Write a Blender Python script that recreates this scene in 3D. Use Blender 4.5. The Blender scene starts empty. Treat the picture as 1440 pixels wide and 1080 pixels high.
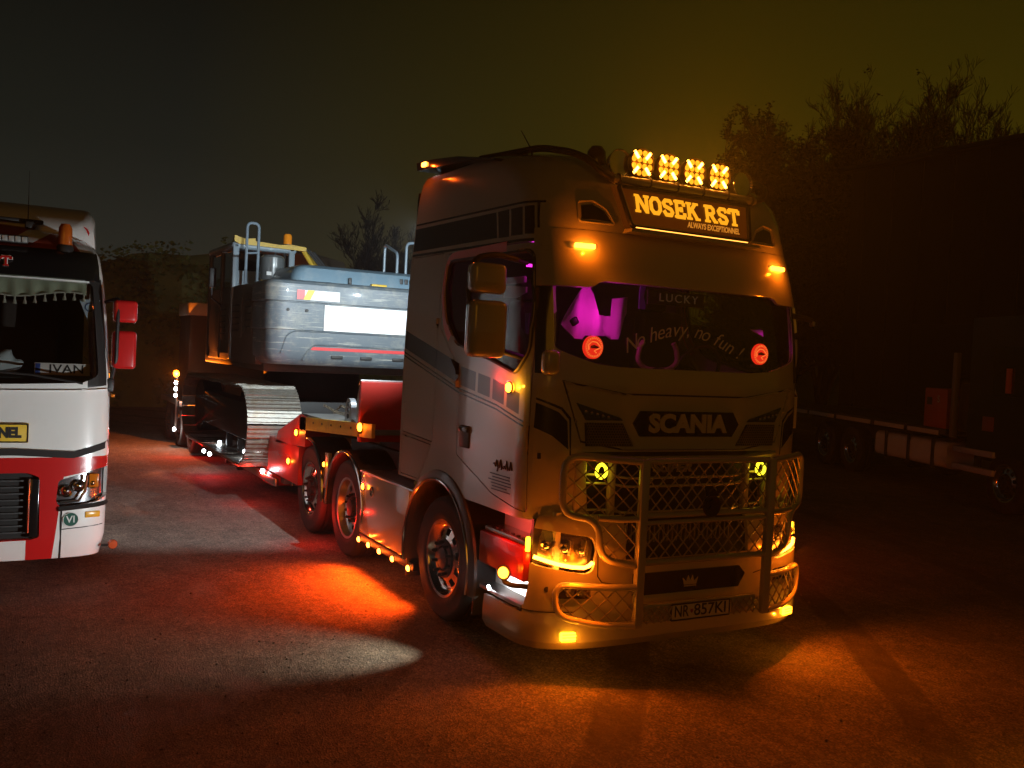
import bpy, bmesh, math, random
from mathutils import Vector, Matrix
random.seed(7)
R = math.radians
PI = math.pi
S = bpy.context.scene
COL = S.collection

# ------------------------------------------------------------------ camera
def look(yaw, pitch, roll):
    f = Vector((-math.sin(yaw)*math.cos(pitch), -math.cos(yaw)*math.cos(pitch), math.sin(pitch)))
    r = f.cross(Vector((0, 0, 1))).normalized()
    u = r.cross(f)
    c, s = math.cos(roll), math.sin(roll)
    r2, u2 = r*c + u*s, u*c - r*s
    return Matrix((r2, u2, -f)).transposed().to_4x4()
cd = bpy.data.cameras.new('camera')
cam = bpy.data.objects.new('camera', cd)
COL.objects.link(cam)
cam.matrix_world = Matrix.Translation((4.3849, 5.2879, 2.1778)) @ look(0.5043, -0.0320, 0.0507)
cd.sensor_width = 36
cd.lens = 36*1307.1/1440
cd.clip_start = 0.1
cd.clip_end = 2000
S.camera = cam

# ------------------------------------------------------------------ night sky
W = bpy.data.worlds.new('World')
S.world = W
W.use_nodes = True
nt = W.node_tree
nt.nodes.clear()
wo = nt.nodes.new('ShaderNodeOutputWorld')
bg = nt.nodes.new('ShaderNodeBackground')
tc = nt.nodes.new('ShaderNodeTexCoord')
sp = nt.nodes.new('ShaderNodeSeparateXYZ')
rp = nt.nodes.new('ShaderNodeValToRGB')
nt.links.new(tc.outputs['Generated'], sp.inputs[0])
nt.links.new(sp.outputs[2], rp.inputs[0])
rp.color_ramp.elements[0].position = 0.0
rp.color_ramp.elements[0].color = (0.0260, 0.0270, 0.0210, 1)
rp.color_ramp.elements[1].position = 0.42
rp.color_ramp.elements[1].color = (0.0010, 0.0014, 0.0010, 1)
e = rp.color_ramp.elements.new(0.19)
e.color = (0.0100, 0.0115, 0.0085, 1)
rq = nt.nodes.new('ShaderNodeValToRGB')
nt.links.new(sp.outputs[2], rq.inputs[0])
rq.color_ramp.elements[0].position = 0.0
rq.color_ramp.elements[0].color = (0.0420, 0.0290, 0.0012, 1)
rq.color_ramp.elements[1].position = 0.46
rq.color_ramp.elements[1].color = (0.0085, 0.0076, 0.0008, 1)
e = rq.color_ramp.elements.new(0.22)
e.color = (0.0320, 0.0235, 0.0010, 1)
mr = nt.nodes.new('ShaderNodeMapRange')
mr.inputs[1].default_value = -0.15
mr.inputs[2].default_value = -0.62
nt.links.new(sp.outputs[0], mr.inputs[0])
wm = nt.nodes.new('ShaderNodeMix')
wm.data_type = 'RGBA'
nt.links.new(mr.outputs[0], wm.inputs[0])
nt.links.new(rp.outputs[0], wm.inputs[6])
nt.links.new(rq.outputs[0], wm.inputs[7])
nt.links.new(wm.outputs[2], bg.inputs[0])
bg.inputs[1].default_value = 1.0
nt.links.new(bg.outputs[0], wo.inputs[0])

# faint sodium glow of the town behind the photographer
sd = bpy.data.lights.new('sun', 'SUN')
sd.energy = 0.105
sd.angle = R(25)
sd.color = (1.0, 0.37, 0.015)
sun = bpy.data.objects.new('sun', sd)
COL.objects.link(sun)
sun.rotation_euler = Vector((-0.45, -0.86, -0.24)).to_track_quat('-Z', 'Y').to_euler()

S.view_settings.view_transform = 'Standard'
S.view_settings.look = 'None'
S.view_settings.exposure = 0
S.view_settings.gamma = 1
S.view_settings.use_curve_mapping = False
S.cycles.use_light_tree = True
S.cycles.max_bounces = 6
S.cycles.diffuse_bounces = 3
S.cycles.glossy_bounces = 3
S.cycles.transparent_max_bounces = 12
S.cycles.volume_bounces = 0
S.cycles.sample_clamp_indirect = 4
S.cycles.use_denoising = True

# ------------------------------------------------------------------ materials
MATS = {}
def mat(name, col=(.5, .5, .5), rough=.5, metal=0, coat=0, var=0.0, scale=8, bump=0.0, bscale=60, emis=None, es=0, dirt=None, dscale=3, damt=.5, rvar=.0, spec=.5):
    if name in MATS:
        return MATS[name]
    m = bpy.data.materials.new(name)
    m.use_nodes = True
    t = m.node_tree
    b = t.nodes['Principled BSDF']
    b.inputs['Base Color'].default_value = (*col, 1)
    b.inputs['Roughness'].default_value = rough
    b.inputs['Metallic'].default_value = metal
    b.inputs['Coat Weight'].default_value = coat
    b.inputs['Coat Roughness'].default_value = .035
    b.inputs['Specular IOR Level'].default_value = spec
    if emis:
        b.inputs['Emission Color'].default_value = (*emis, 1)
        b.inputs['Emission Strength'].default_value = es
    if var or dirt or bump or rvar:
        tc = t.nodes.new('ShaderNodeTexCoord')
        n = t.nodes.new('ShaderNodeTexNoise')
        n.inputs['Scale'].default_value = scale
        n.inputs['Detail'].default_value = 8
        n.inputs['Roughness'].default_value = .65
        t.links.new(tc.outputs['Object'], n.inputs['Vector'])
        last = None
        if var:
            mx = t.nodes.new('ShaderNodeMix')
            mx.data_type = 'RGBA'
            mx.inputs[6].default_value = (*[c*(1-var) for c in col], 1)
            mx.inputs[7].default_value = (*[min(1, c*(1+var)) for c in col], 1)
            t.links.new(n.outputs[0], mx.inputs[0])
            last = mx.outputs[2]
        if dirt:
            n2 = t.nodes.new('ShaderNodeTexNoise')
            n2.inputs['Scale'].default_value = dscale
            n2.inputs['Detail'].default_value = 12
            n2.inputs['Roughness'].default_value = .75
            t.links.new(tc.outputs['Object'], n2.inputs['Vector'])
            r_ = t.nodes.new('ShaderNodeMapRange')
            r_.inputs[1].default_value = .5
            r_.inputs[2].default_value = .72
            r_.inputs[4].default_value = damt
            t.links.new(n2.outputs[0], r_.inputs[0])
            mx = t.nodes.new('ShaderNodeMix')
            mx.data_type = 'RGBA'
            if last:
                t.links.new(last, mx.inputs[6])
            else:
                mx.inputs[6].default_value = (*col, 1)
            mx.inputs[7].default_value = (*dirt, 1)
            t.links.new(r_.outputs[0], mx.inputs[0])
            last = mx.outputs[2]
        if last:
            t.links.new(last, b.inputs['Base Color'])
        if rvar:
            r_ = t.nodes.new('ShaderNodeMapRange')
            r_.inputs[3].default_value = max(0, rough-rvar)
            r_.inputs[4].default_value = min(1, rough+rvar)
            t.links.new(n.outputs[0], r_.inputs[0])
            t.links.new(r_.outputs[0], b.inputs['Roughness'])
        if bump:
            n3 = t.nodes.new('ShaderNodeTexNoise')
            n3.inputs['Scale'].default_value = bscale
            n3.inputs['Detail'].default_value = 5
            t.links.new(tc.outputs['Object'], n3.inputs['Vector'])
            bp = t.nodes.new('ShaderNodeBump')
            bp.inputs['Strength'].default_value = bump
            bp.inputs['Distance'].default_value = .01
            t.links.new(n3.outputs[0], bp.inputs['Height'])
            t.links.new(bp.outputs[0], b.inputs['Normal'])
    MATS[name] = m
    return m

def glow(name, col, es):
    return mat(name, col=(0.02, .02, .02), rough=.3, emis=col, es=es)

def glass(name, tint=(.55, .55, .55), refl=1.0):
    if name in MATS:
        return MATS[name]
    m = bpy.data.materials.new(name)
    m.use_nodes = True
    t = m.node_tree
    t.nodes.clear()
    o = t.nodes.new('ShaderNodeOutputMaterial')
    tr = t.nodes.new('ShaderNodeBsdfTransparent')
    tr.inputs[0].default_value = (*tint, 1)
    gl = t.nodes.new('ShaderNodeBsdfGlossy')
    gl.inputs['Roughness'].default_value = .03
    gl.inputs[0].default_value = (refl, refl, refl, 1)
    lw = t.nodes.new('ShaderNodeLayerWeight')
    lw.inputs[0].default_value = .5
    pw = t.nodes.new('ShaderNodeMath'); pw.operation = 'POWER'; pw.inputs[1].default_value = 5
    t.links.new(lw.outputs['Facing'], pw.inputs[0])
    fr = t.nodes.new('ShaderNodeMath'); fr.operation = 'MULTIPLY_ADD'; fr.inputs[1].default_value = .92; fr.inputs[2].default_value = .05
    t.links.new(pw.outputs[0], fr.inputs[0])
    mx = t.nodes.new('ShaderNodeMixShader')
    t.links.new(fr.outputs[0], mx.inputs[0])
    t.links.new(tr.outputs[0], mx.inputs[1])
    t.links.new(gl.outputs[0], mx.inputs[2])
    t.links.new(mx.outputs[0], o.inputs[0])
    MATS[name] = m
    return m

CREAM = mat('cream_paint', (.40, .375, .315), .20, coat=1.0, var=.05, scale=3, dirt=(.40, .33, .24), dscale=2.2, damt=.22, rvar=.08)
STRIPE = mat('black_stripe', (.012, .012, .012), .25, coat=.6)
BLACK = mat('black_plastic', (.018, .017, .016), .5, var=.3, bump=.15)
GLOSSBLACK = mat('gloss_black', (.008, .008, .008), .15, coat=.5)
DARK = mat('dark_steel', (.03, .028, .026), .55, metal=.3, var=.4, bump=.2)
TUBE = mat('bar_paint', (.33, .32, .30), .20, coat=.5, var=.08, scale=6)
CHROME = mat('chrome', (.62, .60, .57), .14, metal=1, rvar=.06, scale=20)
ALU = mat('aluminium', (.55, .54, .52), .32, metal=1, var=.15, scale=12)
RUBBER = mat('tyre_rubber', (.022, .021, .020), .78, var=.35, scale=14, bump=.35, bscale=120, dirt=(.07, .055, .04), dscale=5, damt=.6)
REDLIT = mat('riser_red_lit', (.50, .018, .012), .3, coat=.7, var=.12, scale=4, dirt=(.12, .03, .02), dscale=4, damt=.4)
WHITEP = mat('white_paint', (.78, .77, .74), .25, coat=.8, var=.03, scale=3, dirt=(.45, .38, .30), dscale=3, damt=.2)
YELP = mat('yellow_paint', (.60, .38, .03), .5, var=.2, scale=10, dirt=(.12, .09, .05), dscale=6, damt=.5)
WINDOW = glass('window_glass', (.62, .60, .58))
LENS = glass('lens_glass', (.9, .9, .9))
INTER = mat('interior_dark', (.015, .013, .012), .8)
AMBER = (1.0, .17, .004)
AMB = glow('amber_lens', (1.0, .25, .012), 24)
AMBHOT = glow('amber_strip', (1.0, .25, .014), 15)
YELG = glow('yellow_lens', (1.0, .40, .010), 14)
REDO = glow('orange_red_lens', (1.0, .20, .02), 22)
WHT = glow('white_lens', (.85, .93, 1.0), 40)
AMBOFF = mat('amber_off', (.75, .20, .01), .2, coat=.6)

# ------------------------------------------------------------------ helpers
def finish(me, smooth):
    if smooth:
        me.polygons.foreach_set('use_smooth', [True]*len(me.polygons))
        me.set_sharp_from_angle(angle=R(smooth))
def put(name, me, parent=None, mats=None):
    o = bpy.data.objects.new(name, me)
    COL.objects.link(o)
    if mats:
        for m in (mats if isinstance(mats, (list, tuple)) else [mats]):
            me.materials.append(m)
    o.parent = parent
    return o
def ob(name, bm, m, parent=None, smooth=35, norm=True):
    if norm:
        bmesh.ops.recalc_face_normals(bm, faces=bm.faces[:])
    me = bpy.data.meshes.new(name)
    bm.to_mesh(me)
    bm.free()
    finish(me, smooth)
    return put(name, me, parent, m)
def root(name, label, cat, loc=(0, 0, 0), rz=0, group=None):
    o = bpy.data.objects.new(name, None)
    o.empty_display_size = .2
    COL.objects.link(o)
    o.location = loc
    o.rotation_euler = (0, 0, rz)
    return tag(o, label, cat, group)
def tag(o, label=None, cat=None, group=None, kind=None):
    if label: o['label'] = label
    if cat: o['category'] = cat
    if group: o['group'] = group
    if kind: o['kind'] = kind
    return o
def nb():
    return bmesh.new()
def box(bm, c, s, bev=0, rot=None, seg=2):
    r = bmesh.ops.create_cube(bm, size=1)
    vs = r['verts']
    bmesh.ops.scale(bm, vec=Vector(s), verts=vs)
    if bev:
        es = list({e for v in vs for e in v.link_edges})
        rb = bmesh.ops.bevel(bm, geom=es, offset=bev, segments=seg, profile=.5, affect='EDGES')
        vs = list({v for f in rb['faces'] for v in f.verts} | {v for v in vs if v.is_valid})
    if rot is not None:
        bmesh.ops.rotate(bm, cent=(0, 0, 0), matrix=rot, verts=vs)
    bmesh.ops.translate(bm, vec=Vector(c), verts=vs)
    return vs
def bxo(name, c, s, m, parent=None, bev=.01, rot=None):
    bm = nb()
    box(bm, c, s, min(bev, min(s)*.45), rot)
    return ob(name, bm, m, parent)
def frame_of(d):
    d = d.normalized()
    a = Vector((0, 0, 1)) if abs(d.z) < .9 else Vector((1, 0, 0))
    x = d.cross(a).normalized()
    return x, d.cross(x).normalized()
def tube(bm, pts, r, seg=10, closed=False, caps=True):
    pts = [Vector(p) for p in pts]
    n = len(pts)
    rings = []
    px = None
    for i, p in enumerate(pts):
        if closed:
            d = pts[(i+1) % n]-pts[i-1]
        else:
            d = pts[min(i+1, n-1)]-pts[max(i-1, 0)]
        d.normalize()
        if px is None:
            px, py = frame_of(d)
        else:
            px = (px - d*px.dot(d)).normalized()
            py = d.cross(px)
        rr = r[i] if isinstance(r, (list, tuple)) else r
        rings.append([bm.verts.new(p+px*(rr*math.cos(2*PI*k/seg))+py*(rr*math.sin(2*PI*k/seg))) for k in range(seg)])
    for i in range(n if closed else n-1):
        a, b = rings[i], rings[(i+1) % n]
        for k in range(seg):
            bm.faces.new((a[k], a[(k+1) % seg], b[(k+1) % seg], b[k]))
    if caps and not closed:
        bm.faces.new(rings[0][::-1])
        bm.faces.new(rings[-1])
def rnd(pts, r, seg=5, closed=False):
    """round the corners of a polyline"""
    pts = [Vector(p) for p in pts]
    n = len(pts)
    out = []
    for i, p in enumerate(pts):
        if not closed and i in (0, n-1):
            out.append(p)
            continue
        a, b = pts[i-1]-p, pts[(i+1) % n]-p
        rr = min(r, a.length*.45, b.length*.45)
        p0, p1 = p+a.normalized()*rr, p+b.normalized()*rr
        for k in range(seg+1):
            t = k/seg
            out.append(p0*(1-t)**2+p*2*t*(1-t)+p1*t*t)
    return out
def cyl(bm, a, b, r0, r1=None, seg=20):
    tube(bm, [a, b], [r0, r0 if r1 is None else r1], seg)
def prism(bm, poly, ax, a, b):
    """extrude a 2D polygon along axis ax (0,1,2) from a to b"""
    def p3(p, h):
        q = list(p)
        q.insert(ax, h)
        return q
    v0 = [bm.verts.new(p3(p, a)) for p in poly]
    v1 = [bm.verts.new(p3(p, b)) for p in poly]
    n = len(poly)
    bm.faces.new(v0)
    bm.faces.new(v1[::-1])
    for i in range(n):
        bm.faces.new((v0[i], v0[(i+1) % n], v1[(i+1) % n], v1[i]))
def pro(name, poly, ax, a, b, m, parent=None, bev=0, smooth=35):
    bm = nb()
    prism(bm, poly, ax, a, b)
    if bev:
        bmesh.ops.bevel(bm, geom=bm.edges[:], offset=bev, segments=2, profile=.5, affect='EDGES')
    return ob(name, bm, m, parent, smooth)
def lathe(bm, prof, c, ax=0, seg=48, close=False):
    """revolve (radius, h) profile about axis ax through c"""
    c = Vector(c)
    o = [k for k in (0, 1, 2) if k != ax]
    rings = []
    for r, h in prof:
        ring = []
        for k in range(seg):
            v = c.copy()
            v[ax] += h
            v[o[0]] += r*math.cos(2*PI*k/seg)
            v[o[1]] += r*math.sin(2*PI*k/seg)
            ring.append(bm.verts.new(v))
        rings.append(ring)
    m = len(rings)
    for i in range(m if close else m-1):
        a, b = rings[i], rings[(i+1) % m]
        for k in range(seg):
            bm.faces.new((a[k], a[(k+1) % seg], b[(k+1) % seg], b[k]))
    return rings
def lth(name, prof, c, m, parent=None, ax=0, seg=48, close=False, smooth=35):
    bm = nb()
    lathe(bm, prof, c, ax, seg, close)
    return ob(name, bm, m, parent, smooth)
def txt(name, s, size, m, parent, M, ext=.003, off=0, shear=0, space=1, align='CENTER', width=None, ysc=1):
    cu = bpy.data.curves.new(name, 'FONT')
    cu.body = s
    cu.size = size
    cu.extrude = ext
    cu.offset = off
    cu.shear = shear
    cu.space_character = space
    cu.align_x = align
    cu.align_y = 'CENTER'
    cu.resolution_u = 4
    t = bpy.data.objects.new(name, cu)
    COL.objects.link(t)
    bpy.context.view_layer.update()
    me = bpy.data.meshes.new_from_object(t.evaluated_get(bpy.context.evaluated_depsgraph_get()))
    bpy.data.objects.remove(t)
    bpy.data.curves.remove(cu)
    xs = [v.co.x for v in me.vertices]
    if width and xs:
        k = width/(max(xs)-min(xs))
        me.transform(Matrix.Diagonal((k, ysc, 1, 1)))
    me.transform(M)
    me.name = name
    return put(name, me, parent, m)
def facing(loc, right, up):
    r = Vector(right).normalized()
    u = Vector(up).normalized()
    u = (u-r*u.dot(r)).normalized()
    n = r.cross(u)
    M = Matrix((r, u, n)).transposed().to_4x4()
    return Matrix.Translation(loc) @ M
def light(name, loc, col, power, parent, rad=.03, spot=None, dirv=None, blend=.5, soft=0):
    l = bpy.data.lights.new(name, 'SPOT' if spot else 'POINT')
    l.energy = power
    l.color = col
    l.shadow_soft_size = soft
    o = bpy.data.objects.new(name, l)
    COL.objects.link(o)
    o.location = loc
    o.parent = parent
    if spot:
        l.spot_size = R(spot)
        l.spot_blend = blend
        o.rotation_euler = Vector(dirv).to_track_quat('-Z', 'Y').to_euler()
    return o
def inside(p, poly):
    c = False
    n = len(poly)
    for i in range(n):
        a, b = poly[i], poly[i-1]
        if (a[1] > p[1]) != (b[1] > p[1]) and p[0] < (b[0]-a[0])*(p[1]-a[1])/(b[1]-a[1])+a[0]:
            c = not c
    return c
def rpoly(pts, r, seg=4):
    return [(v.x, v.y) for v in rnd([(a, b, 0) for a, b in pts], r, seg, True)]

# ---- lofted shells that panels are cut out of
class Shell:
    def __init__(self, LV, yrear, zs, ds=.05, nside=14, ymin=None):
        self.LV = LV
        self.bm = nb()
        self.zs = zs
        # even arc spacing at a middle level
        zm = LV[len(LV)//3][0]
        dense = [self.P(PI*k/4000, zm) for k in range(4001)]
        ts = [0]
        acc = 0
        for k in range(1, 4001):
            acc += (dense[k]-dense[k-1]).length
            if acc >= ds:
                ts.append(PI*k/4000)
                acc = 0
        ts = ts[:len(ts)]
        if PI-ts[-1] < .002:
            ts.pop()
        ts.append(PI)
        self.ts = ts
        rows = []
        for z in zs:
            hw, yf, d, n = self.par(z)
            row = []
            for k in range(nside):
                row.append(Vector((hw, yrear+(yf-d-yrear)*k/nside, z)))
            for t in ts:
                row.append(self.P(t, z))
            for k in range(nside-1, -1, -1):
                row.append(Vector((-hw, yrear+(yf-d-yrear)*k/nside, z)))
            rows.append([self.bm.verts.new(v) for v in row])
        self.rows = rows
        for i in range(len(rows)-1):
            a, b = rows[i], rows[i+1]
            for k in range(len(a)-1):
                self.bm.faces.new((a[k], a[k+1], b[k+1], b[k]))
        self.bm.normal_update()
    def par(self, z):
        L = self.LV
        if z <= L[0][0]: return L[0][1:]
        for a, b in zip(L, L[1:]):
            if z <= b[0]:
                t = (z-a[0])/(b[0]-a[0])
                return [p+(q-p)*t for p, q in zip(a[1:], b[1:])]
        return L[-1][1:]
    def P(self, t, z):
        hw, yf, d, n = self.par(z)
        s, c = max(0, math.sin(t)), math.cos(t)
        return Vector((hw*math.copysign(abs(c)**(2/n), c), yf-d+d*s**(2/n), z))
    def fy(self, x, z):
        """front surface y at x,z"""
        hw, yf, d, n = self.par(z)
        k = min(1, abs(x)/hw)
        return yf-d+d*(1-k**n)**(1/n)
    def sel(self, f, ax, sg):
        c = f.calc_center_median()
        if ax == 'f':
            return f.normal.y > .02
        return f.normal.x*sg > .25 and c.x*sg > 0
    def uv(self, c, ax):
        return (c.x, c.z) if ax == 'f' else (c.y, c.z)
    def cut(self, poly, ax, sg=1):
        bm = self.bm
        u0, u1 = min(p[0] for p in poly)-.01, max(p[0] for p in poly)+.01
        w0, w1 = min(p[1] for p in poly)-.01, max(p[1] for p in poly)+.01
        k = 0 if ax == 'f' else 1
        for i in range(len(poly)):
            a, b = poly[i-1], poly[i]
            if ax == 'f':
                co, no = Vector((a[0], 0, a[1])), Vector((b[1]-a[1], 0, a[0]-b[0]))
            else:
                co, no = Vector((0, a[0], a[1])), Vector((0, b[1]-a[1], a[0]-b[0]))
            if no.length < 1e-6: continue
            fs = []
            for f in bm.faces:
                if not self.sel(f, ax, sg): continue
                us = [v.co[k] for v in f.verts]
                ws = [v.co.z for v in f.verts]
                if max(us) < u0 or min(us) > u1 or max(ws) < w0 or min(ws) > w1: continue
                fs.append(f)
            g = set(fs)
            for f in fs:
                g.update(f.edges)
                g.update(f.verts)
            bmesh.ops.bisect_plane(bm, geom=list(g), dist=1e-5, plane_co=co, plane_no=no.normalized())
        bm.normal_update()
    def faces_in(self, poly, ax, sg=1):
        return [f for f in self.bm.faces if self.sel(f, ax, sg) and inside(self.uv(f.calc_center_median(), ax), poly)]
    def paint(self, poly, ax, idx, sg=1):
        self.cut(poly, ax, sg)
        for f in self.faces_in(poly, ax, sg):
            f.material_index = idx
    def take(self, poly, ax, sg=1, gap=.004, lip=.02, off=0, test=None, docut=True):
        """cut a panel out; returns it as a bmesh"""
        if docut: self.cut(poly, ax, sg)
        fs = [f for f in self.faces_in(poly, ax, sg) if test is None or test(f)]
        nbm = nb()
        vm = {}
        for f in fs:
            vs = []
            for v in f.verts:
                if v not in vm:
                    vm[v] = nbm.verts.new(v.co + v.normal*off)
                vs.append(vm[v])
            nf = nbm.faces.new(vs)
            nf.material_index = f.material_index
        bmesh.ops.delete(self.bm, geom=fs, context='FACES')
        self.bm.normal_update()
        nbm.normal_update()
        if gap:
            bmesh.ops.remove_doubles(nbm, verts=nbm.verts[:], dist=.0006)
            nbm.normal_update()
            mv = {}
            for e_ in nbm.edges:
                if not e_.is_boundary: continue
                l = e_.link_loops[0]
                d = (l.link_loop_next.vert.co-l.vert.co)
                if d.length < 1e-6: continue
                inn = e_.link_faces[0].normal.cross(d.normalized())
                for v in e_.verts:
                    mv.setdefault(v, []).append(inn)
            for v, l in mv.items():
                a = sum(l, Vector())
                if a.length > .2:
                    v.co += a.normalized()*gap
        if lip:
            lipify(nbm, lip)
        return nbm
def lipify(bm, d):
    bm.normal_update()
    es = [e for e in bm.edges if e.is_boundary]
    nrm = {v: v.normal.copy() for e in es for v in e.verts}
    r = bmesh.ops.extrude_edge_only(bm, edges=es)
    nv = [g for g in r['geom'] if isinstance(g, bmesh.types.BMVert)]
    old = list(nrm)
    for v in nv:
        o = min(old, key=lambda q: (q.co-v.co).length_squared)
        v.co -= nrm[o]*d
    bm.normal_update()

# wheel: tyre + dished rim with hand holes, nuts and hub. axis x, outer side +x
WM = {}
def wheel(parent, c, sgn, r=.5, w=.32, rim_r=.30, kind='steer', name='wheel'):
    key = (r, w, rim_r, kind)
    if key not in WM:
        bm = nb()
        h = w/2
        pr = [(rim_r-.005, -h*.82), (rim_r+.03, -h*.97), (r*.82, -h), (r*.95, -h*.93), (r*.985, -h*.80)]
        for g in (-.55, -.2, .2, .55):
            pr += [(r, h*(g-.13)), (r, h*(g-.035)), (r-.014, h*(g-.03)), (r-.014, h*(g+.03)), (r, h*(g+.035))]
        pr += [(r*.985, h*.80), (r*.95, h*.93), (r*.9, h*.985), (r*.885, h*.975), (r*.82, h), (r*.76, h*.985), (r*.745, h*.999), (r*.70, h*.985), (rim_r+.03, h*.97), (rim_r-.005, h*.82)]
        lathe(bm, pr, (0, 0, 0), 0, 64)
        me_t = bpy.data.meshes.new('tyre')
        bmesh.ops.recalc_face_normals(bm, faces=bm.faces[:])
        bm.to_mesh(me_t); bm.free(); finish(me_t, 40); me_t.materials.append(RUBBER)
        # rim
        bm = nb()
        if kind == 'steer':
            prof = [(rim_r-.02, -h*.6), (rim_r-.012, h*.78), (rim_r+.012, h*.86), (rim_r+.010, h*.93), (rim_r-.012, h*.90), (rim_r-.035, h*.62), (rim_r-.05, h*.58)]
            r_out, r_in, x0, x1 = rim_r-.05, .155, h*.58, h*.80
        else:
            prof = [(rim_r-.02, -h*.6), (rim_r-.012, h*.78), (rim_r+.012, h*.86), (rim_r+.010, h*.93), (rim_r-.012, h*.90), (rim_r-.03, h*.46), (rim_r-.05, h*.40)]
            r_out, r_in, x0, x1 = rim_r-.05, .15, h*.40, h*.46
        lathe(bm, prof, (0, 0, 0), 0, 60)
        rs = [r_out, r_out-.018, r_out-.045, r_out-.07, r_in]
        xs = [x0+(x1-x0)*(r_out-q)/(r_out-r_in) for q in rs]
        rg = []
        for q, x in zip(rs, xs):
            rg.append([bm.verts.new((x, q*math.cos(2*PI*k/60), q*math.sin(2*PI*k/60))) for k in range(60)])
        for i in range(4):
            for k in range(60):
                if i in (1, 2) and k % 6 in (1, 2, 3): continue
                bm.faces.new((rg[i][k], rg[i][(k+1) % 60], rg[i+1][(k+1) % 60], rg[i+1][k]))
        me_r = bpy.data.meshes.new('rim')
        bmesh.ops.recalc_face_normals(bm, faces=bm.faces[:])
        bm.to_mesh(me_r); bm.free(); finish(me_r, 40); me_r.materials.append(CHROME if kind == 'steer' else ALU)
        bm = nb()
        hx = x1
        out = h*.95 if kind == 'steer' else h*.75
        lathe(bm, [(r_in+.005, hx-.02), (r_in+.002, hx+.012), (.105, hx+.016), (.10, out-.03), (.085, out), (.03, out+.012), (.001, out+.014)], (0, 0, 0), 0, 32)
        for k in range(10):
            a = 2*PI*(k+.5)/10
            y, z = .1335*math.cos(a), .1335*math.sin(a)
            tube(bm, [(hx+.008, y, z), (hx+.05, y, z), (hx+.058, y, z)], [.015, .014, .006], 6)
        me_h = bpy.data.meshes.new('hub')
        bmesh.ops.recalc_face_normals(bm, faces=bm.faces[:])
        bm.to_mesh(me_h); bm.free(); finish(me_h, 40); me_h.materials.append(DARK)
        bm = nb()
        lathe(bm, [(rim_r-.02, -h*.3), (.001, -h*.3)], (0, 0, 0), 0, 24)
        me_d = bpy.data.meshes.new('brake_drum')
        bm.to_mesh(me_d); bm.free(); me_d.materials.append(INTER)
        WM[key] = (me_t, me_r, me_h, me_d)
    t = put(name, WM[key][0], parent)
    t.location = c
    if sgn < 0: t.rotation_euler = (0, 0, PI)
    for n, m in zip(('rim', 'hub', 'brake_drum'), WM[key][1:]):
        put(n, m, t)
    return t

def lamp(parent, c, nrm, m, r=.03, name='marker_lamp', L=None, depth=.025, house=True):
    """round marker lamp: rubber bezel and domed lens; L = (colour, watts)"""
    n = Vector(nrm).normalized()
    c = Vector(c)
    x, y = frame_of(n)
    bm = nb()
    tube(bm, [c, c+n*depth*.6, c+n*depth*.85, c+n*depth], [r, r*.97, r*.7, r*.2], 14)
    l = ob(name, bm, m, parent, 60)
    if house:
        bm = nb()
        ring = [c+n*.004+(x*math.cos(a)+y*math.sin(a))*r*1.12 for a in [2*PI*k/16 for k in range(16)]]
        tube(bm, ring, r*.22, 6, True)
        ob('bezel', bm, BLACK, l, 60)
    if L:
        light(name+'_light', c+n*(depth+.03), L[0], L[1], parent, max(.02, r*.7))
    return l

# ================================================================== TRACTOR UNIT
TR = root('tractor_truck', 'big cream tractor truck with bull bar, lit name sign and amber lamps', 'truck')
LV = [(1.06, 1.25, -.02, .40, 4.5), (1.55, 1.25, .0, .40, 4.5), (2.05, 1.25, .0, .42, 4.5), (2.35, 1.245, -.02, .42, 4.4), (2.65, 1.235, -.05, .45, 4.2), (2.95, 1.22, -.09, .50, 4.0),
      (3.15, 1.20, -.13, .50, 4.0), (3.3, 1.19, -.17, .52, 4.0), (3.45, 1.175, -.22, .58, 3.8), (3.55, 1.16, -.29, .70, 3.5), (3.63, 1.14, -.40, .85, 3.2), (3.70, 1.10, -.62, 1.0, 2.9), (3.75, 1.0, -1.0, 1.0, 2.6)]
zs = [1.06, 1.15, 1.3, 1.42, 1.55, 1.7, 1.85, 1.95, 2.05, 2.15, 2.25, 2.35, 2.45, 2.55, 2.65, 2.75, 2.85, 2.95, 3.0, 3.05, 3.1, 3.15, 3.2, 3.25, 3.3, 3.35, 3.4, 3.45, 3.49, 3.52, 3.55, 3.58, 3.605, 3.63, 3.655, 3.68, 3.70, 3.725, 3.75]
SH = Shell(LV, -2.40, zs)
top = SH.rows[-1]
SH.bm.faces.new(top)
# rear wall
for i in range(len(zs)-1):
    SH.bm.faces.new((SH.rows[i][0], SH.rows[i+1][0], SH.rows[i+1][-1], SH.rows[i][-1]))
SH.bm.normal_update()

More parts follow.
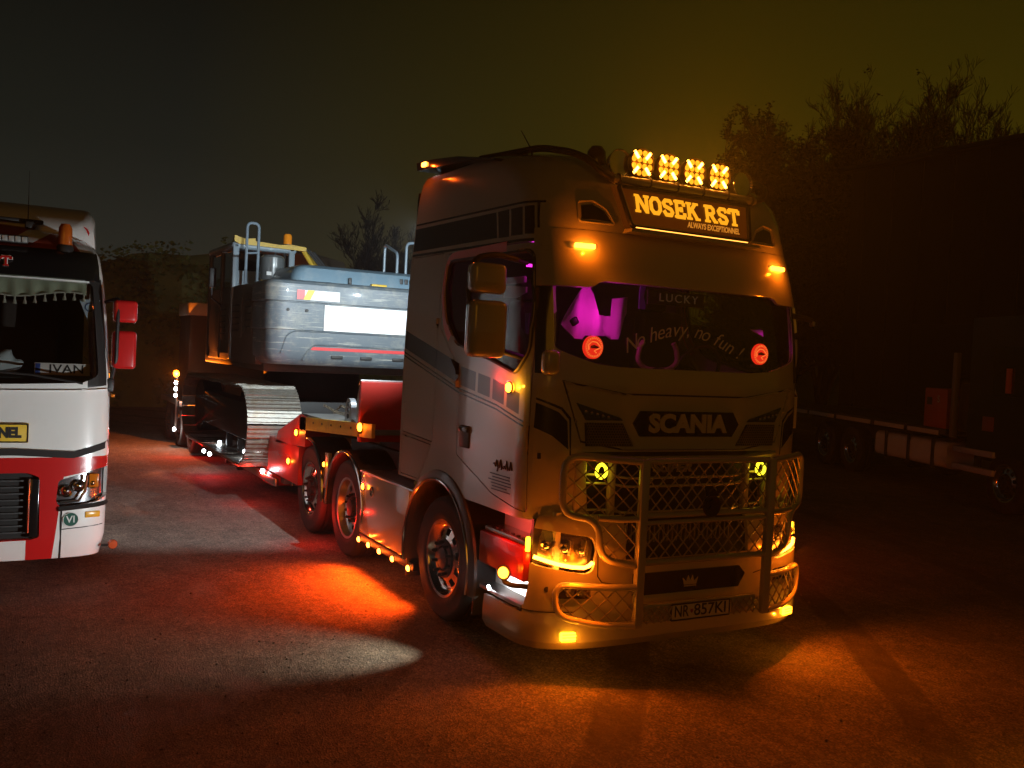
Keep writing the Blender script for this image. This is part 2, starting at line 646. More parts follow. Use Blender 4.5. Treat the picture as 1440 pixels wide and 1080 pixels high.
# decals: upper band with boxes towards the front, lower sweeping band, corner flash
for sg in (1, -1):
    SH.paint([(-2.39, 3.035), (-.80, 3.025), (-.865, 3.222), (-2.39, 3.235)], 's', 1, sg)
    for (a0, a1), (b0, b1) in (((-.775, -.838), (-.612, -.664)), ((-.585, -.636), (-.425, -.477)), ((-.40, -.452), (-.31, -.363))):
        SH.paint([(a0, 3.022), (b0, 3.018), (b1, 3.222), (a1, 3.222)], 's', 1, sg)
    for off, w in ((-.045, .020), (.228, .016)):
        SH.paint([(-2.39, 3.035+off), (-.30, 3.012+off), (-.30, 3.012+off+w), (-2.39, 3.035+off+w)], 's', 1, sg)
    SH.paint([(-.286, 2.985), (-.270, 2.985), (-.333, 3.256), (-.350, 3.256)], 's', 1, sg)
    # lower band (height of its top edge along the side)
    tp = [(-2.39, 2.34), (-1.26, 2.085), (-.61, 2.0), (-.16, 1.90)]
    def zt(y):
        for p, q in zip(tp, tp[1:]):
            if y <= q[0]:
                return p[1]+(q[1]-p[1])*(y-p[0])/(q[0]-p[0])
        return tp[-1][1]
    def quad(y0, y1, o0, o1):
        return [(y0, zt(y0)-o1), (y1, zt(y1)-o1), (y1, zt(y1)-o0), (y0, zt(y0)-o0)]
    SH.paint(quad(-2.39, -1.85, .0, .155), 's', 1, sg)
    SH.paint(quad(-1.85, -1.26, .0, .155), 's', 1, sg)
    for a, b in ((-1.22, -.96), (-.92, -.72), (-.68, -.50), (-.46, -.28)):
        SH.paint(quad(a, b, .015, .16), 's', 3, sg)
    for o in (.185, .215):
        for a, b in ((-2.39, -1.26), (-1.26, -.61), (-.61, -.22)):
            SH.paint(quad(a, b, o, o+.014), 's', 1, sg)
    # corner flash, seen from the front
    SH.paint([(sg*1.20, 1.86), (sg*1.06, 1.80), (sg*1.0, 1.74), (sg*.985, 1.55), (sg*1.10, 1.64), (sg*1.205, 1.69)], 'f', 1)
    SH.paint([(sg*1.20, 1.895), (sg*1.04, 1.835), (sg*.975, 1.765), (sg*.962, 1.50), (sg*.972, 1.50), (sg*.988, 1.75), (sg*1.05, 1.82), (sg*1.20, 1.88)], 'f', 1)

PAINTS = [CREAM, STRIPE, BLACK, mat('grey_stripe', (.055, .06, .065), .3, coat=.6)]
# windscreen opening and panels
ws = [(1.105, 2.74), (-1.105, 2.74), (-1.105, 2.235), (-.98, 2.19), (-.80, 2.14), (-.60, 2.125), (.60, 2.125), (.80, 2.14), (.98, 2.19), (1.105, 2.235)]
wsb = SH.take(rpoly(ws, .04), 'f', gap=.006, lip=.012, off=-.004)
wsb.normal_update()
ob('windscreen', wsb, WINDOW, TR)
# door windows
SW = rpoly([(-1.56, 2.90), (-.285, 2.90), (-.205, 2.50), (-.20, 2.20), (-.33, 2.045), (-.64, 2.115), (-1.28, 2.235), (-1.50, 2.42), (-1.585, 2.66)], .07)
DOORP = rpoly([(-1.66, 2.965), (-.245, 2.965), (-.165, 2.50), (-.165, 1.10), (-.62, 1.165), (-1.24, 1.375), (-1.26, 2.02), (-1.66, 2.36)], .03)
for sg in (1, -1):
    b = SH.take(SW, 's', sg, gap=.006, lip=.012, off=-.006)
    gl = b
    SH.cut(DOORP, 's', sg)
    db = SH.take(DOORP, 's', sg, gap=.008, lip=.03, docut=False)
    d = ob('door', db, PAINTS, TR)
    ob('door_window', gl, WINDOW, d)
    # rubber round the window
    bm = nb()
    pts = []
    for y, z in SW:
        hw, yf, dd, n = SH.par(z)
        yc = yf-dd
        x = hw if y < yc else hw*(1-((y-yc)/dd)**n)**(1/n)
        pts.append((sg*(x+.001), y, z))
    tube(bm, pts, .016, 6, True)
    ob('window_seal', bm, BLACK, d)
    # red reveal strip on the rear edge of the glass is the red trim round the opening
    bm = nb()
    tp_ = []
    TR_ = [(-.62, 2.948), (-1.60, 2.932), (-1.655, 2.66), (-1.57, 2.39), (-1.46, 2.28)]
    pr = [(v.x, v.y) for v in rnd([(a, b_, 0) for a, b_ in TR_], .12, 5)]
    for (y, z) in pr:
        tp_.append((sg*(SH.par(z)[0]+.004), y, z))
    for (p, q) in zip(tp_, tp_[1:]):
        pass
    vs = []
    n_ = len(tp_)
    for i, p in enumerate(tp_):
        a = Vector(tp_[max(0, i-1)]); c = Vector(tp_[min(n_-1, i+1)])
        t = (c-a).normalized()
        nrm = Vector((0, -t.z, t.y))
        w = .036
        vs.append([bm.verts.new(Vector(p)+nrm*w), bm.verts.new(Vector(p)-nrm*w), bm.verts.new(Vector(p)+nrm*w-Vector((sg*.012, 0, 0))), bm.verts.new(Vector(p)-nrm*w-Vector((sg*.012, 0, 0)))])
    for p, q in zip(vs, vs[1:]):
        for k, l in ((0, 1), (2, 0), (1, 3)):
            bm.faces.new((p[k], p[l], q[l], q[k]))
    ob('window_trim', bm, mat('door_trim_red', (.72, .13, .11), .35, coat=.5), d)
    # recessed handle
    bm = nb()
    box(bm, (sg*1.252, -1.095, 1.53), (.02, .17, .17), .012)
    h = ob('door_handle', bm, BLACK, d)
    bm = nb()
    box(bm, (sg*1.268, -1.09, 1.585), (.02, .15, .04), .008)
    ob('grip', bm, GLOSSBLACK, h)
# storage hatch behind the door
for sg in (1, -1):
    b = SH.take(rpoly([(-2.36, 2.98), (-1.70, 2.98), (-1.70, 1.42), (-2.36, 1.45)], .03), 's', sg, gap=.007, lip=.02)
    ob('side_panel', b, PAINTS, TR)
    b = SH.take(rpoly([(-2.36, 1.43), (-1.72, 1.40), (-1.95, 1.08), (-2.36, 1.08)], .02), 's', sg, gap=.007, lip=.02)
    ob('storage_hatch', b, PAINTS, TR)
# front: hood lid below the screen, radiator opening
hood = [(1.05, 2.02), (.93, 2.0), (.56, 1.945), (-.56, 1.945), (-.93, 2.0), (-1.05, 2.02), (-.90, 1.60), (-.56, 1.545), (.56, 1.545), (.90, 1.60)]
hb = SH.take(hood, 'f', gap=.012, lip=.03)
ob('hood_panel', hb, CREAM, TR)
SH.cut([(.86, 1.535), (-.86, 1.535), (-.80, 1.06), (.80, 1.06)], 'f')
for f in SH.faces_in([(.86, 1.535), (-.86, 1.535), (-.80, 1.0), (.80, 1.0)], 'f'):
    SH.bm.faces.remove(f)
# wheel arch cut-out
arc = [(-1.5+.66*math.cos(a), .5+.66*math.sin(a)) for a in [R(20+140*k/16) for k in range(17)]]
arcp = arc + [(-2.3, .9), (-.7, .9)]
for sg in (1, -1):
    SH.cut(arc + [(-1.5, .3)], 's', sg)
    for f in SH.faces_in(arc + [(-2.3, .2), (-.7, .2)], 's', sg):
        SH.bm.faces.remove(f)
lipify(SH.bm, .03)
shell = ob('cab_shell', SH.bm, PAINTS, TR, norm=False)
# black A pillars and inner reveal
for sg in (1, -1):
    vs = []
    bm = nb()
    for z in [2.06+.05*k for k in range(14)]:
        row = []
        hw, yf, dd, n = SH.par(z)
        for x in (1.112, 1.15, 1.18, 1.20, 1.212):
            if x > hw-.002: x = hw-.002
            row.append(bm.verts.new((sg*x, SH.fy(x, z)+.004, z)))
        vs.append(row)
    for a, b in zip(vs, vs[1:]):
        for k in range(4):
            bm.faces.new((a[k], a[k+1], b[k+1], b[k]))
    ob('windscreen_pillar', bm, GLOSSBLACK, TR)
# sun visor panel: cream, wraps the corners, with a notched lower edge
bm = nb()
rows = []
XS = [i/60*2-1 for i in range(61)]
for z, o in ((3.06, .001), (3.0, .010), (2.92, .020), (2.82, .030), (2.72, .038), (2.66, .040), (2.655, .015)):
    row = []
    for u in XS:
        hw, yf, dd, n = SH.par(z)
        t = PI*(.5-u*.5)
        # equal arc-ish mapping
        k = 1-abs(u)
        x = math.copysign(min(abs(u)*1.26, 1)**1.0, u)
        if abs(u) < .80:
            X = u/.80*1.02
            Y = SH.fy(X, z)
        else:
            q = (abs(u)-.80)/.20
            th = R(90*(1-q))
            x0, y0 = 1.02, SH.fy(1.02, z)
            X = math.copysign(x0+(hw-.035-x0)*math.sin(R(75)*q)/math.sin(R(75)), u)
            Y = SH.fy(abs(X), z)
        zz = z
        if z < 2.7:
            au = abs(X)
            # the lower edge rises to a shallow notch either side
            zz = z + .05*min(1, max(0, (.86-au)/.07))
        nn = Vector((X*.3*(abs(u)**6), 1, 0)).normalized()
        oo = o*(1-max(0, (abs(u)-.80)/.20)**2)+.003
        row.append(bm.verts.new((X+nn.x*oo, Y+nn.y*oo, zz)))
    rows.append(row)
for a, b in zip(rows, rows[1:]):
    for k in range(60):
        bm.faces.new((a[k], a[k+1], b[k+1], b[k]))
vis = ob('sun_visor', bm, CREAM, TR, 50)
def vy(x, z=2.9): return SH.fy(x, z)+.026
for sg in (1, -1):
    bm = nb()
    box(bm, (sg*.895, vy(.895)-.002, 2.945), (.155, .03, .034), .01, Matrix.Rotation(-sg*R(9), 3, 'Z'))
    l = ob('position_lamp', bm, AMBHOT, vis)
    light('position_lamp_light', (sg*.895, vy(.895)+.07, 2.945), AMBER, 2.6, TR, .05)
# small roof windows/vents each side of the sign
for sg in (1, -1):
    pl_ = [(.885, 3.235), (.80, 3.25), (.715, 3.21), (.665, 3.14), (.89, 3.14)]
    bm = nb()
    f0 = [bm.verts.new((sg*x, SH.fy(x, z)+.006, z)) for x, z in pl_]
    f1 = [bm.verts.new((sg*x, SH.fy(x, z)-.02, z)) for x, z in pl_]
    bm.faces.new(f0)
    for k in range(5):
        bm.faces.new((f0[k], f0[(k+1) % 5], f1[(k+1) % 5], f1[k]))
    w_ = ob('roof_lamp_window', bm, GLOSSBLACK, TR)
    bm = nb()
    pts = [(sg*(x*1.0), SH.fy(x, z)+.006, z) for x, z in [(.91, 3.262), (.795, 3.278), (.695, 3.225), (.635, 3.12), (.91, 3.12)]]
    tube(bm, rnd(pts, .02, 3, True), .008, 6, True)
    ob('surround', bm, CREAM, w_)
# roof rails: dark tube that runs up the roof edge and ends in the lamp bar
for sg in (1, -1):
    bm = nb()
    pts = rnd([(sg*.655, -.15, 3.445), (sg*.74, -.15, 3.47), (sg*.82, -.21, 3.56), (sg*.89, -.34, 3.625), (sg*.955, -.66, 3.70), (sg*.98, -1.25, 3.735), (sg*.98, -1.6, 3.765)], .12, 6)
    tube(bm, pts, .026, 10)
    ob('roof_rail', bm, DARK, TR)
# rear roof wing with red/orange end lamps
bm = nb()
prism(bm, [(-2.46, 3.83), (-2.44, 3.76), (-1.3, 3.68), (-.95, 3.62), (-.93, 3.635), (-1.6, 3.755), (-2.1, 3.81)], 0, -1.19, 1.19)
ob('roof_wing', bm, GLOSSBLACK, TR)
for sg in (1, -1):
    bm = nb()
    box(bm, (sg*1.198, -2.27, 3.79), (.024, .085, .04), .012)
    l = ob('wing_lamp', bm, REDO, TR)
    light('wing_lamp_light', (sg*1.27, -2.27, 3.79), (1, .10, .006), 1.6, TR, .04)
# rear cab fairings
for sg in (1, -1):
    bm = nb()
    prism(bm, [(-2.46, 1.2), (-2.402, 1.2), (-2.402, 3.50), (-2.41, 3.56), (-2.43, 3.50)], 0, sg*1.02, sg*1.175)
    ob('side_fairing', bm, GLOSSBLACK, TR)

# ---- lamp bar with four round driving lamps
bm = nb()
pts = rnd([(.66, -.15, 3.445), (.3, -.12, 3.445), (-.3, -.12, 3.445), (-.66, -.15, 3.445)], .2, 6)
tube(bm, pts, .030, 12)
bar = ob('roof_lamp_bar', bm, TUBE, TR)
for x in (-.62, -.36, -.12, .12, .36, .62):
    bm = nb()
    y = -.125-.05*abs(x)**2
    ring = [(x, y+.034*math.cos(a), 3.445+.034*math.sin(a)) for a in [2*PI*k/14 for k in range(14)]]
    tube(bm, ring, .009, 6, True)
    ob('bar_clamp', bm, DARK, bar)
SPOTHOT = glow('spot_reflector_hot', (1.0, .34, .03), 30)
SPOTMID = glow('spot_reflector_mid', (1.0, .32, .012), 1.7)
SPOTBODY = mat('spot_body', (.10, .06, .02), .35, metal=.6)
for x in (-.315, -.075, .165, .405):
    c = Vector((x, -.20, 3.59))
    rt = lth('driving_lamp', [(.001, -.09), (.06, -.085), (.094, -.03), (.106, .02), (.106, .04), (.100, .045), (.098, .028), (.001, .026)], c, SPOTBODY, TR, 1, 32)
    for i in range(4):
        for j in range(4):
            px, pz = (i-1.5)*.047, (j-1.5)*.047
            if (abs(i-1.5) > 1 and abs(j-1.5) > 1):
                continue
            p = c+Vector((px, .031, pz))
            bm = nb()
            lathe(bm, [(.0215, 0.004), (.018, .004), (.012, -.002), (.001, -.003)], p, 1, 12)
            ob('reflector', bm, SPOTMID, rt)
    for i, j in ((-1, -1), (1, -1), (-1, 1), (1, 1)):
        bm = nb()
        box(bm, (0, 0, 0), (.022, .008, .062), .003, Matrix.Rotation(i*j*R(40), 3, 'Y'))
        bmesh.ops.translate(bm, vec=c+Vector((i*.052, .038, j*.055)), verts=bm.verts[:])
        ob('position_strip', bm, SPOTHOT, rt)
    lg = nb()
    cyl(lg, c+Vector((0, -.03, -.10)), (x, -.13, 3.46), .012, seg=8)
    ob('bracket', lg, DARK, rt)
    light('driving_lamp_light', c+Vector((0, .07, .0)), (1.0, .28, .008), 190, TR, .06, 150, (0, 1, .16), .5)
    light('driving_lamp_spill_light', c+Vector((0, .10, 0)), (1.0, .22, .012), .6, TR, .06)
# beacons / air horns at the bar ends
for sg in (1, -1):
    b_ = lth('beacon', [(.001, .22), (.04, .215), (.066, .18), (.074, .10), (.074, 0), (.06, -.05), (.001, -.05)], (sg*.63, -.42, 3.50), mat('beacon_dark', (.035, .012, .004), .2, coat=.6), TR, 2, 28)
    lth('base', [(.10, -.07), (.10, .012), (.092, .02)], (sg*.63, -.42, 3.50), BLACK, b_, 2, 28)
    bm = nb()
    lathe(bm, [(.001, -.08), (.05, -.08), (.085, -.02), (.10, .03), (.096, .035), (.09, .015), (.001, .01)], (sg*.575, -.22, 3.57), 1, 28)
    s_ = ob('work_lamp', bm, CHROME, TR)
# antenna
bm = nb()
tube(bm, [(.98, -.75, 3.66), (.985, -.78, 3.72), (1.0, -.9, 3.86)], [.008, .005, .003], 6)
ob('antenna', bm, BLACK, TR)

# ---- illuminated name sign
SY = [-.105, -.060]
sg_poly = [(.625, 3.40), (-.575, 3.40), (-.535, 3.115), (.555, 3.115)]
bm = nb()
vt = lambda x, z, o: bm.verts.new((x, (-.13 if z > 3.3 else -.045)+o, z))
fr = [vt(x, z, 0) for x, z in sg_poly]
bk = [vt(x*1.02, z, -.16) for x, z in sg_poly]
bm.faces.new(fr)
for k in range(4):
    bm.faces.new((fr[k], fr[(k+1) % 4], bk[(k+1) % 4], bk[k]))
SIGN = ob('name_sign', bm, mat('sign_face', (.018, .008, .003), .35, emis=(1, .18, .01), es=.055), TR, 10)
sgn_n = Vector((0, 3.40-3.085, -(-.13+.045))).normalized()
sgn_up = Vector((0, -.13+.045, 3.40-3.085)).normalized()
sgn_c = Vector((.015, -.0875, 3.2575))
bm = nb()
pts = [Vector((x, (-.13 if z > 3.3 else -.045)+.004, z)) for x, z in sg_poly]
tube(bm, rnd(pts, .03, 4, True), .019, 8, True)
ob('sign_frame', bm, BLACK, SIGN)
bm = nb()
box(bm, (.01, -.030, 3.106), (1.04, .012, .009), .003)
ob('sign_light_strip', bm, glow('sign_strip', (1, .36, .05), 3.2), SIGN)
bm = nb()
prism(bm, [(-.06, 3.09), (.025, 3.085), (.03, 3.065), (-.08, 3.06)], 0, -.58, .60)
ob('sign_ledge', bm, CREAM, SIGN)
light('sign_strip_light', (.28, .0, 3.075), (1, .24, .015), .5, TR, .05)
light('sign_strip_light', (-.28, .0, 3.075), (1, .24, .015), .5, TR, .05)
# slab-serif letters from strokes; image-right is -x
LETTER = glow('sign_letter', (1.0, .37, .012), 1.15)
T_ = .20
GL = {
 'N': ([[(.15, 0), (.15, 1)], [(.85, 0), (.85, 1)], [(.17, .95), (.83, .05)]], [(-.06, .36, 0), (-.06, .2, 1), (.64, 1.06, 1)], 1.0),
 'O': ([[(.12, .3), (.12, .7), (.3, .91), (.62, .91), (.8, .7), (.8, .3), (.62, .09), (.3, .09), (.12, .3), (.12, .5)]], [], .92),
 'S': ([[(.74, .74), (.66, .9), (.28, .9), (.12, .74), (.2, .57), (.66, .43), (.76, .26), (.64, .09), (.26, .09), (.12, .27)]], [], .88),
 'E': ([[(.2, 0), (.2, 1)], [(.1, .93), (.8, .93)], [(.2, .5), (.6, .5)], [(.1, .07), (.82, .07)], [(.76, .9), (.76, .7)], [(.78, .1), (.78, .32)], [(.55, .36), (.55, .64)]], [(-.02, .3, 0), (-.02, .3, 1)], .9),
 'K': ([[(.2, 0), (.2, 1)], [(.75, .95), (.25, .42)], [(.45, .6), (.84, .03)]], [(-.02, .42, 0), (-.02, .42, 1), (.55, .98, 1), (.66, 1.06, 0)], 1.02),
 'R': ([[(.2, 0), (.2, 1)], [(.15, .92), (.6, .92), (.75, .8), (.75, .62), (.6, .49), (.2, .49)], [(.5, .48), (.84, .04)]], [(-.02, .42, 0), (-.02, .3, 1), (.7, 1.02, 0)], 1.0),
 'T': ([[(.45, 0), (.45, 1)], [(.04, .92), (.86, .92)], [(.06, .95), (.06, .68)], [(.84, .95), (.84, .68)]], [(.22, .68, 0)], .92),
}
def slab(ch, x0, w, h, parent, name, m, M, th=None):
    st, se, adv = GL[ch]
    bm = nb()
    dz = [0]
    k = w/adv
    def seg(a, b, t):
        a, b = Vector((a[0]*k, a[1]*h)), Vector((b[0]*k, b[1]*h))
        d = (b-a)
        if d.length < 1e-6: return
        d.normalize()
        n = Vector((-d.y, d.x))*t/2
        dz[0] += .0003
        zz = .002+dz[0]
        v = [bm.verts.new((q.x+x0, q.y-h/2, zz)) for q in (a+n, a-n, b-n, b+n)]
        v2 = [bm.verts.new((q.co.x, q.co.y, -.001)) for q in v]
        bm.faces.new(v)
        for i in range(4):
            bm.faces.new((v[i], v[(i+1) % 4], v2[(i+1) % 4], v2[i]))
    t = th or h*.21
    for pl_ in st:
        for i in range(len(pl_)-1):
            a, b = Vector(pl_[i]), Vector(pl_[i+1])
            if len(pl_) > 2:
                d = (b-a).normalized()*.05
                a, b = a-d, b+d
            seg(a, b, t)
    for a, b, z in se:
        zc = .065 if z == 0 else .935
        seg((a, zc), (b, zc), h*.13)
    for v in bm.verts:
        v.co = M @ v.co
    return ob(name, bm, m, parent, 0)
Ms = facing(sgn_c+sgn_up*.028+sgn_n*.006, (-1, 0, 0), sgn_up)
word = 'NOSEK RST'
adv = {c: GL[c][2] for c in 'NOSEKRT'}
tot = sum(adv.get(c, .38) for c in word)+.07*8
xx = -.485
sc_ = .975/tot
for c in word:
    if c == ' ':
        xx += .38*sc_
        continue
    slab(c, xx, adv[c]*sc_, .135, SIGN, 'sign_letter', LETTER, Ms)
    xx += (adv[c]+.07)*sc_
txt('sign_motto', 'ALWAYS EXCEPTIONNEL', .062, glow('sign_motto', (1.0, .33, .03), .62), SIGN, facing(sgn_c-sgn_up*.082+sgn_n*.006+Vector((-.215, 0, 0)), (-1, 0, 0), sgn_up), .001, .0012, .28, 1, width=.50)

# ---- emblem board and lettering on the hood
hexa = [(.485, 1.735), (.425, 1.825), (-.425, 1.825), (-.485, 1.735), (-.425, 1.645), (.425, 1.645)]
eb = pro('maker_badge', hexa, 1, -.012, .014, GLOSSBLACK, TR)
txt('badge_letters', 'SCANIA', .175, CREAM, eb, facing((0, .018, 1.733), (-1, 0, 0), (0, 0, 1)), .006, .0085, 0, 1.02, width=.72)
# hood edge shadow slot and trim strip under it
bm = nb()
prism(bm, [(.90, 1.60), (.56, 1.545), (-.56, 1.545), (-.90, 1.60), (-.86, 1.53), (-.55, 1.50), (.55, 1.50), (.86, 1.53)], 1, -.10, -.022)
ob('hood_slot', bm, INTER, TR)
bm = nb()
tube(bm, rnd([(.88, .0, 1.52), (.56, .012, 1.49), (-.56, .012, 1.49), (-.88, .0, 1.52)], .08), .016, 8)
ob('grille_top_trim', bm, CREAM, TR)
# upper side lamps and honeycomb intakes, left and right of the hood
for sg in (1, -1):
    p5 = [(sg*.945, 1.87), (sg*.60, 1.775), (sg*.575, 1.755), (sg*.87, 1.755)]
    bm = nb()
    f0 = [bm.verts.new((x, SH.fy(x, z)+.012, z)) for x, z in p5]
    f1 = [bm.verts.new((x, SH.fy(x, z)-.02, z)) for x, z in p5]
    bm.faces.new(f0)
    for k in range(4): bm.faces.new((f0[k], f0[(k+1) % 4], f1[(k+1) % 4], f1[k]))
    a_ = ob('auxiliary_lamp', bm, GLOSSBLACK, TR)
    for k in range(5):
        x = .70+.045*k
        c = Vector((sg*x, SH.fy(x, 1.78)+.013, 1.776+.009*k))
        lth('reflector', [(.013, .0), (.012, .006), (.004, .002), (.001, .002)], c, CHROME, a_, 1, 10)
    q4 = [(sg*.875, 1.735), (sg*.572, 1.735), (sg*.475, 1.575), (sg*.86, 1.575)]
    bm = nb()
    f0 = [bm.verts.new((x, SH.fy(x, z)+.010, z)) for x, z in q4]
    f1 = [bm.verts.new((x, SH.fy(x, z)-.02, z)) for x, z in q4]
    bm.faces.new(f0)
    for k in range(4): bm.faces.new((f0[k], f0[(k+1) % 4], f1[(k+1) % 4], f1[k]))
    a_ = ob('side_intake', bm, INTER, TR)
    bm = nb()
    pitch = .021
    poly = [(x, z) for x, z in q4]
    for i in range(-60, 60):
        for j in range(9):
            x = i*pitch+(.5*pitch if j % 2 else 0)
            z = 1.585+j*.0182
            if not inside((x, z), poly) or not inside((x+sg*.012, z), poly): continue
            c = Vector((x, SH.fy(x, z)+.013, z))
            ring = [c+Vector((.0115*math.cos(a), 0, .0115*math.sin(a))) for a in [PI/6+PI/3*k for k in range(6)]]
            rin = [c+Vector((.0085*math.cos(a), 0, .0085*math.sin(a))) for a in [PI/6+PI/3*k for k in range(6)]]
            va = [bm.verts.new(v) for v in ring]
            vb = [bm.verts.new(v) for v in rin]
            for k in range(6): bm.faces.new((va[k], va[(k+1) % 6], vb[(k+1) % 6], vb[k]))
    ob('honeycomb', bm, mat('intake_mesh', (.20, .17, .12), .4, metal=.4), a_)

# ---- radiator grille
bm = nb()
box(bm, (0, -.16, 1.13), (1.72, .04, .92))
ob('grille_back', bm, INTER, TR)
for z, o in ((1.345, .0), (1.285, .0), (1.10, .0), (1.06, 0)):
    bm = nb()
    tube(bm, rnd([(.84, -.055, z+.03), (.62, -.03, z+.025), (.50, -.02, z), (-.50, -.02, z), (-.62, -.03, z+.025), (-.84, -.055, z+.03)], .08), .010, 6)
    ob('grille_bar', bm, CREAM, TR)
for sg in (1, -1):
    bm = nb()
    box(bm, (sg*.88, -.055, 1.28), (.09, .08, .50), .012)
    ob('grille_side', bm, CREAM, TR)
    bm = nb()
    box(bm, (sg*.62, -.03, 1.28), (.05, .05, .44), .01)
    ob('grille_pillar', bm, CREAM, TR)
for k in range(24):
    x = (k-11.5)*.041
    bm = nb()
    box(bm, (x, -.03, .955), (.012, .03, .15), .003)
    ob('lower_slat', bm, mat('slat_grey', (.16, .14, .11), .4), TR)
txt('grille_letters', 'SUPER', .085, mat('grille_letter', (.42, .36, .26), .3, metal=.5), TR, facing((.10, -.010, 1.415), (-1, 0, 0), (0, 0, 1)), .005, .004, .15, 1.05, width=.36)
# glowing ring lamps in the grille
for sg in (1, -1):
    bm = nb()
    ring = [(sg*.735+.040*math.cos(a)*(1-.1*math.sin(a)), .012, 1.405+.046*math.sin(a)) for a in [2*PI*k/20 for k in range(20)]]
    tube(bm, ring, .012, 8, True)
    ob('ring_lamp', bm, glow('ring_lamp', (1.0, .78, .02), 3.2), TR)
    light('ring_lamp_light', (sg*.735, .05, 1.405), (1, .45, .02), .12, TR, .04)

# ---- bumper
BL = [(.20, 1.24, .10, .62, 4.6), (.26, 1.275, .15, .64, 4.6), (.36, 1.275, .15, .62, 4.6), (.46, 1.265, .125, .55, 4.4), (.60, 1.262, .12, .52, 4.4), (.72, 1.262, .12, .52, 4.4), (.95, 1.258, .10, .50, 4.4), (1.075, 1.25, .06, .46, 4.4), (1.10, 1.245, .045, .45, 4.4)]
BS = Shell(BL, -.62, [.20, .215, .24, .26, .30, .36, .40, .46, .53, .60, .66, .72, .78, .84, .90, .95, 1.0, 1.04, 1.075, 1.10], ds=.04, nside=6)
# open step well behind the headlamp, radiator and plate openings
for sg in (1, -1):
    BS.cut([(-1, .44), (-.115, .44), (-.075, .62), (-.075, 1.2), (-1, 1.2)], 's', sg)
for f in [f for f in BS.bm.faces if f.calc_center_median().z > .44 and f.calc_center_median().y < -.075-.04*max(0, (.62-f.calc_center_median().z)/.18) and abs(f.calc_center_median().x) > 1]:
    BS.bm.faces.remove(f)
for pl_ in ([(.56, 1.2), (-.56, 1.2), (-.56, .80), (.56, .80)],):
    BS.cut(pl_, 'f')
    for f in BS.faces_in(pl_, 'f'):
        BS.bm.faces.remove(f)
HL = {}
for sg in (1, -1):
    hp = rpoly([(sg*1.252, 1.02), (sg*1.18, 1.015), (sg*.825, .965), (sg*.79, .885), (sg*.82, .735), (sg*.88, .715), (sg*1.19, .768), (sg*1.256, .795)], .03)
    HL[sg] = BS.take(hp, 'f', gap=.006, lip=.0)
    fp = rpoly([(sg*1.08, .655), (sg*.83, .64), (sg*.83, .545), (sg*1.06, .555)], .02)
    fb = BS.take(fp, 'f', gap=.005, lip=.02, off=-.012)
    fo = ob('fog_lamp', fb, mat('fog_lens', (.10, .07, .03), .1, coat=1, metal=.5), TR)
    for x in (.90, .98):
        lth('reflector', [(.036, -.004), (.03, .006), (.012, .004), (.001, .004)], (sg*x, BS.fy(x, .6)-.004, .598), CHROME, fo, 1, 18)
lipify(BS.bm, .03)
BUMP = ob('bumper', BS.bm, CREAM, TR, norm=False)
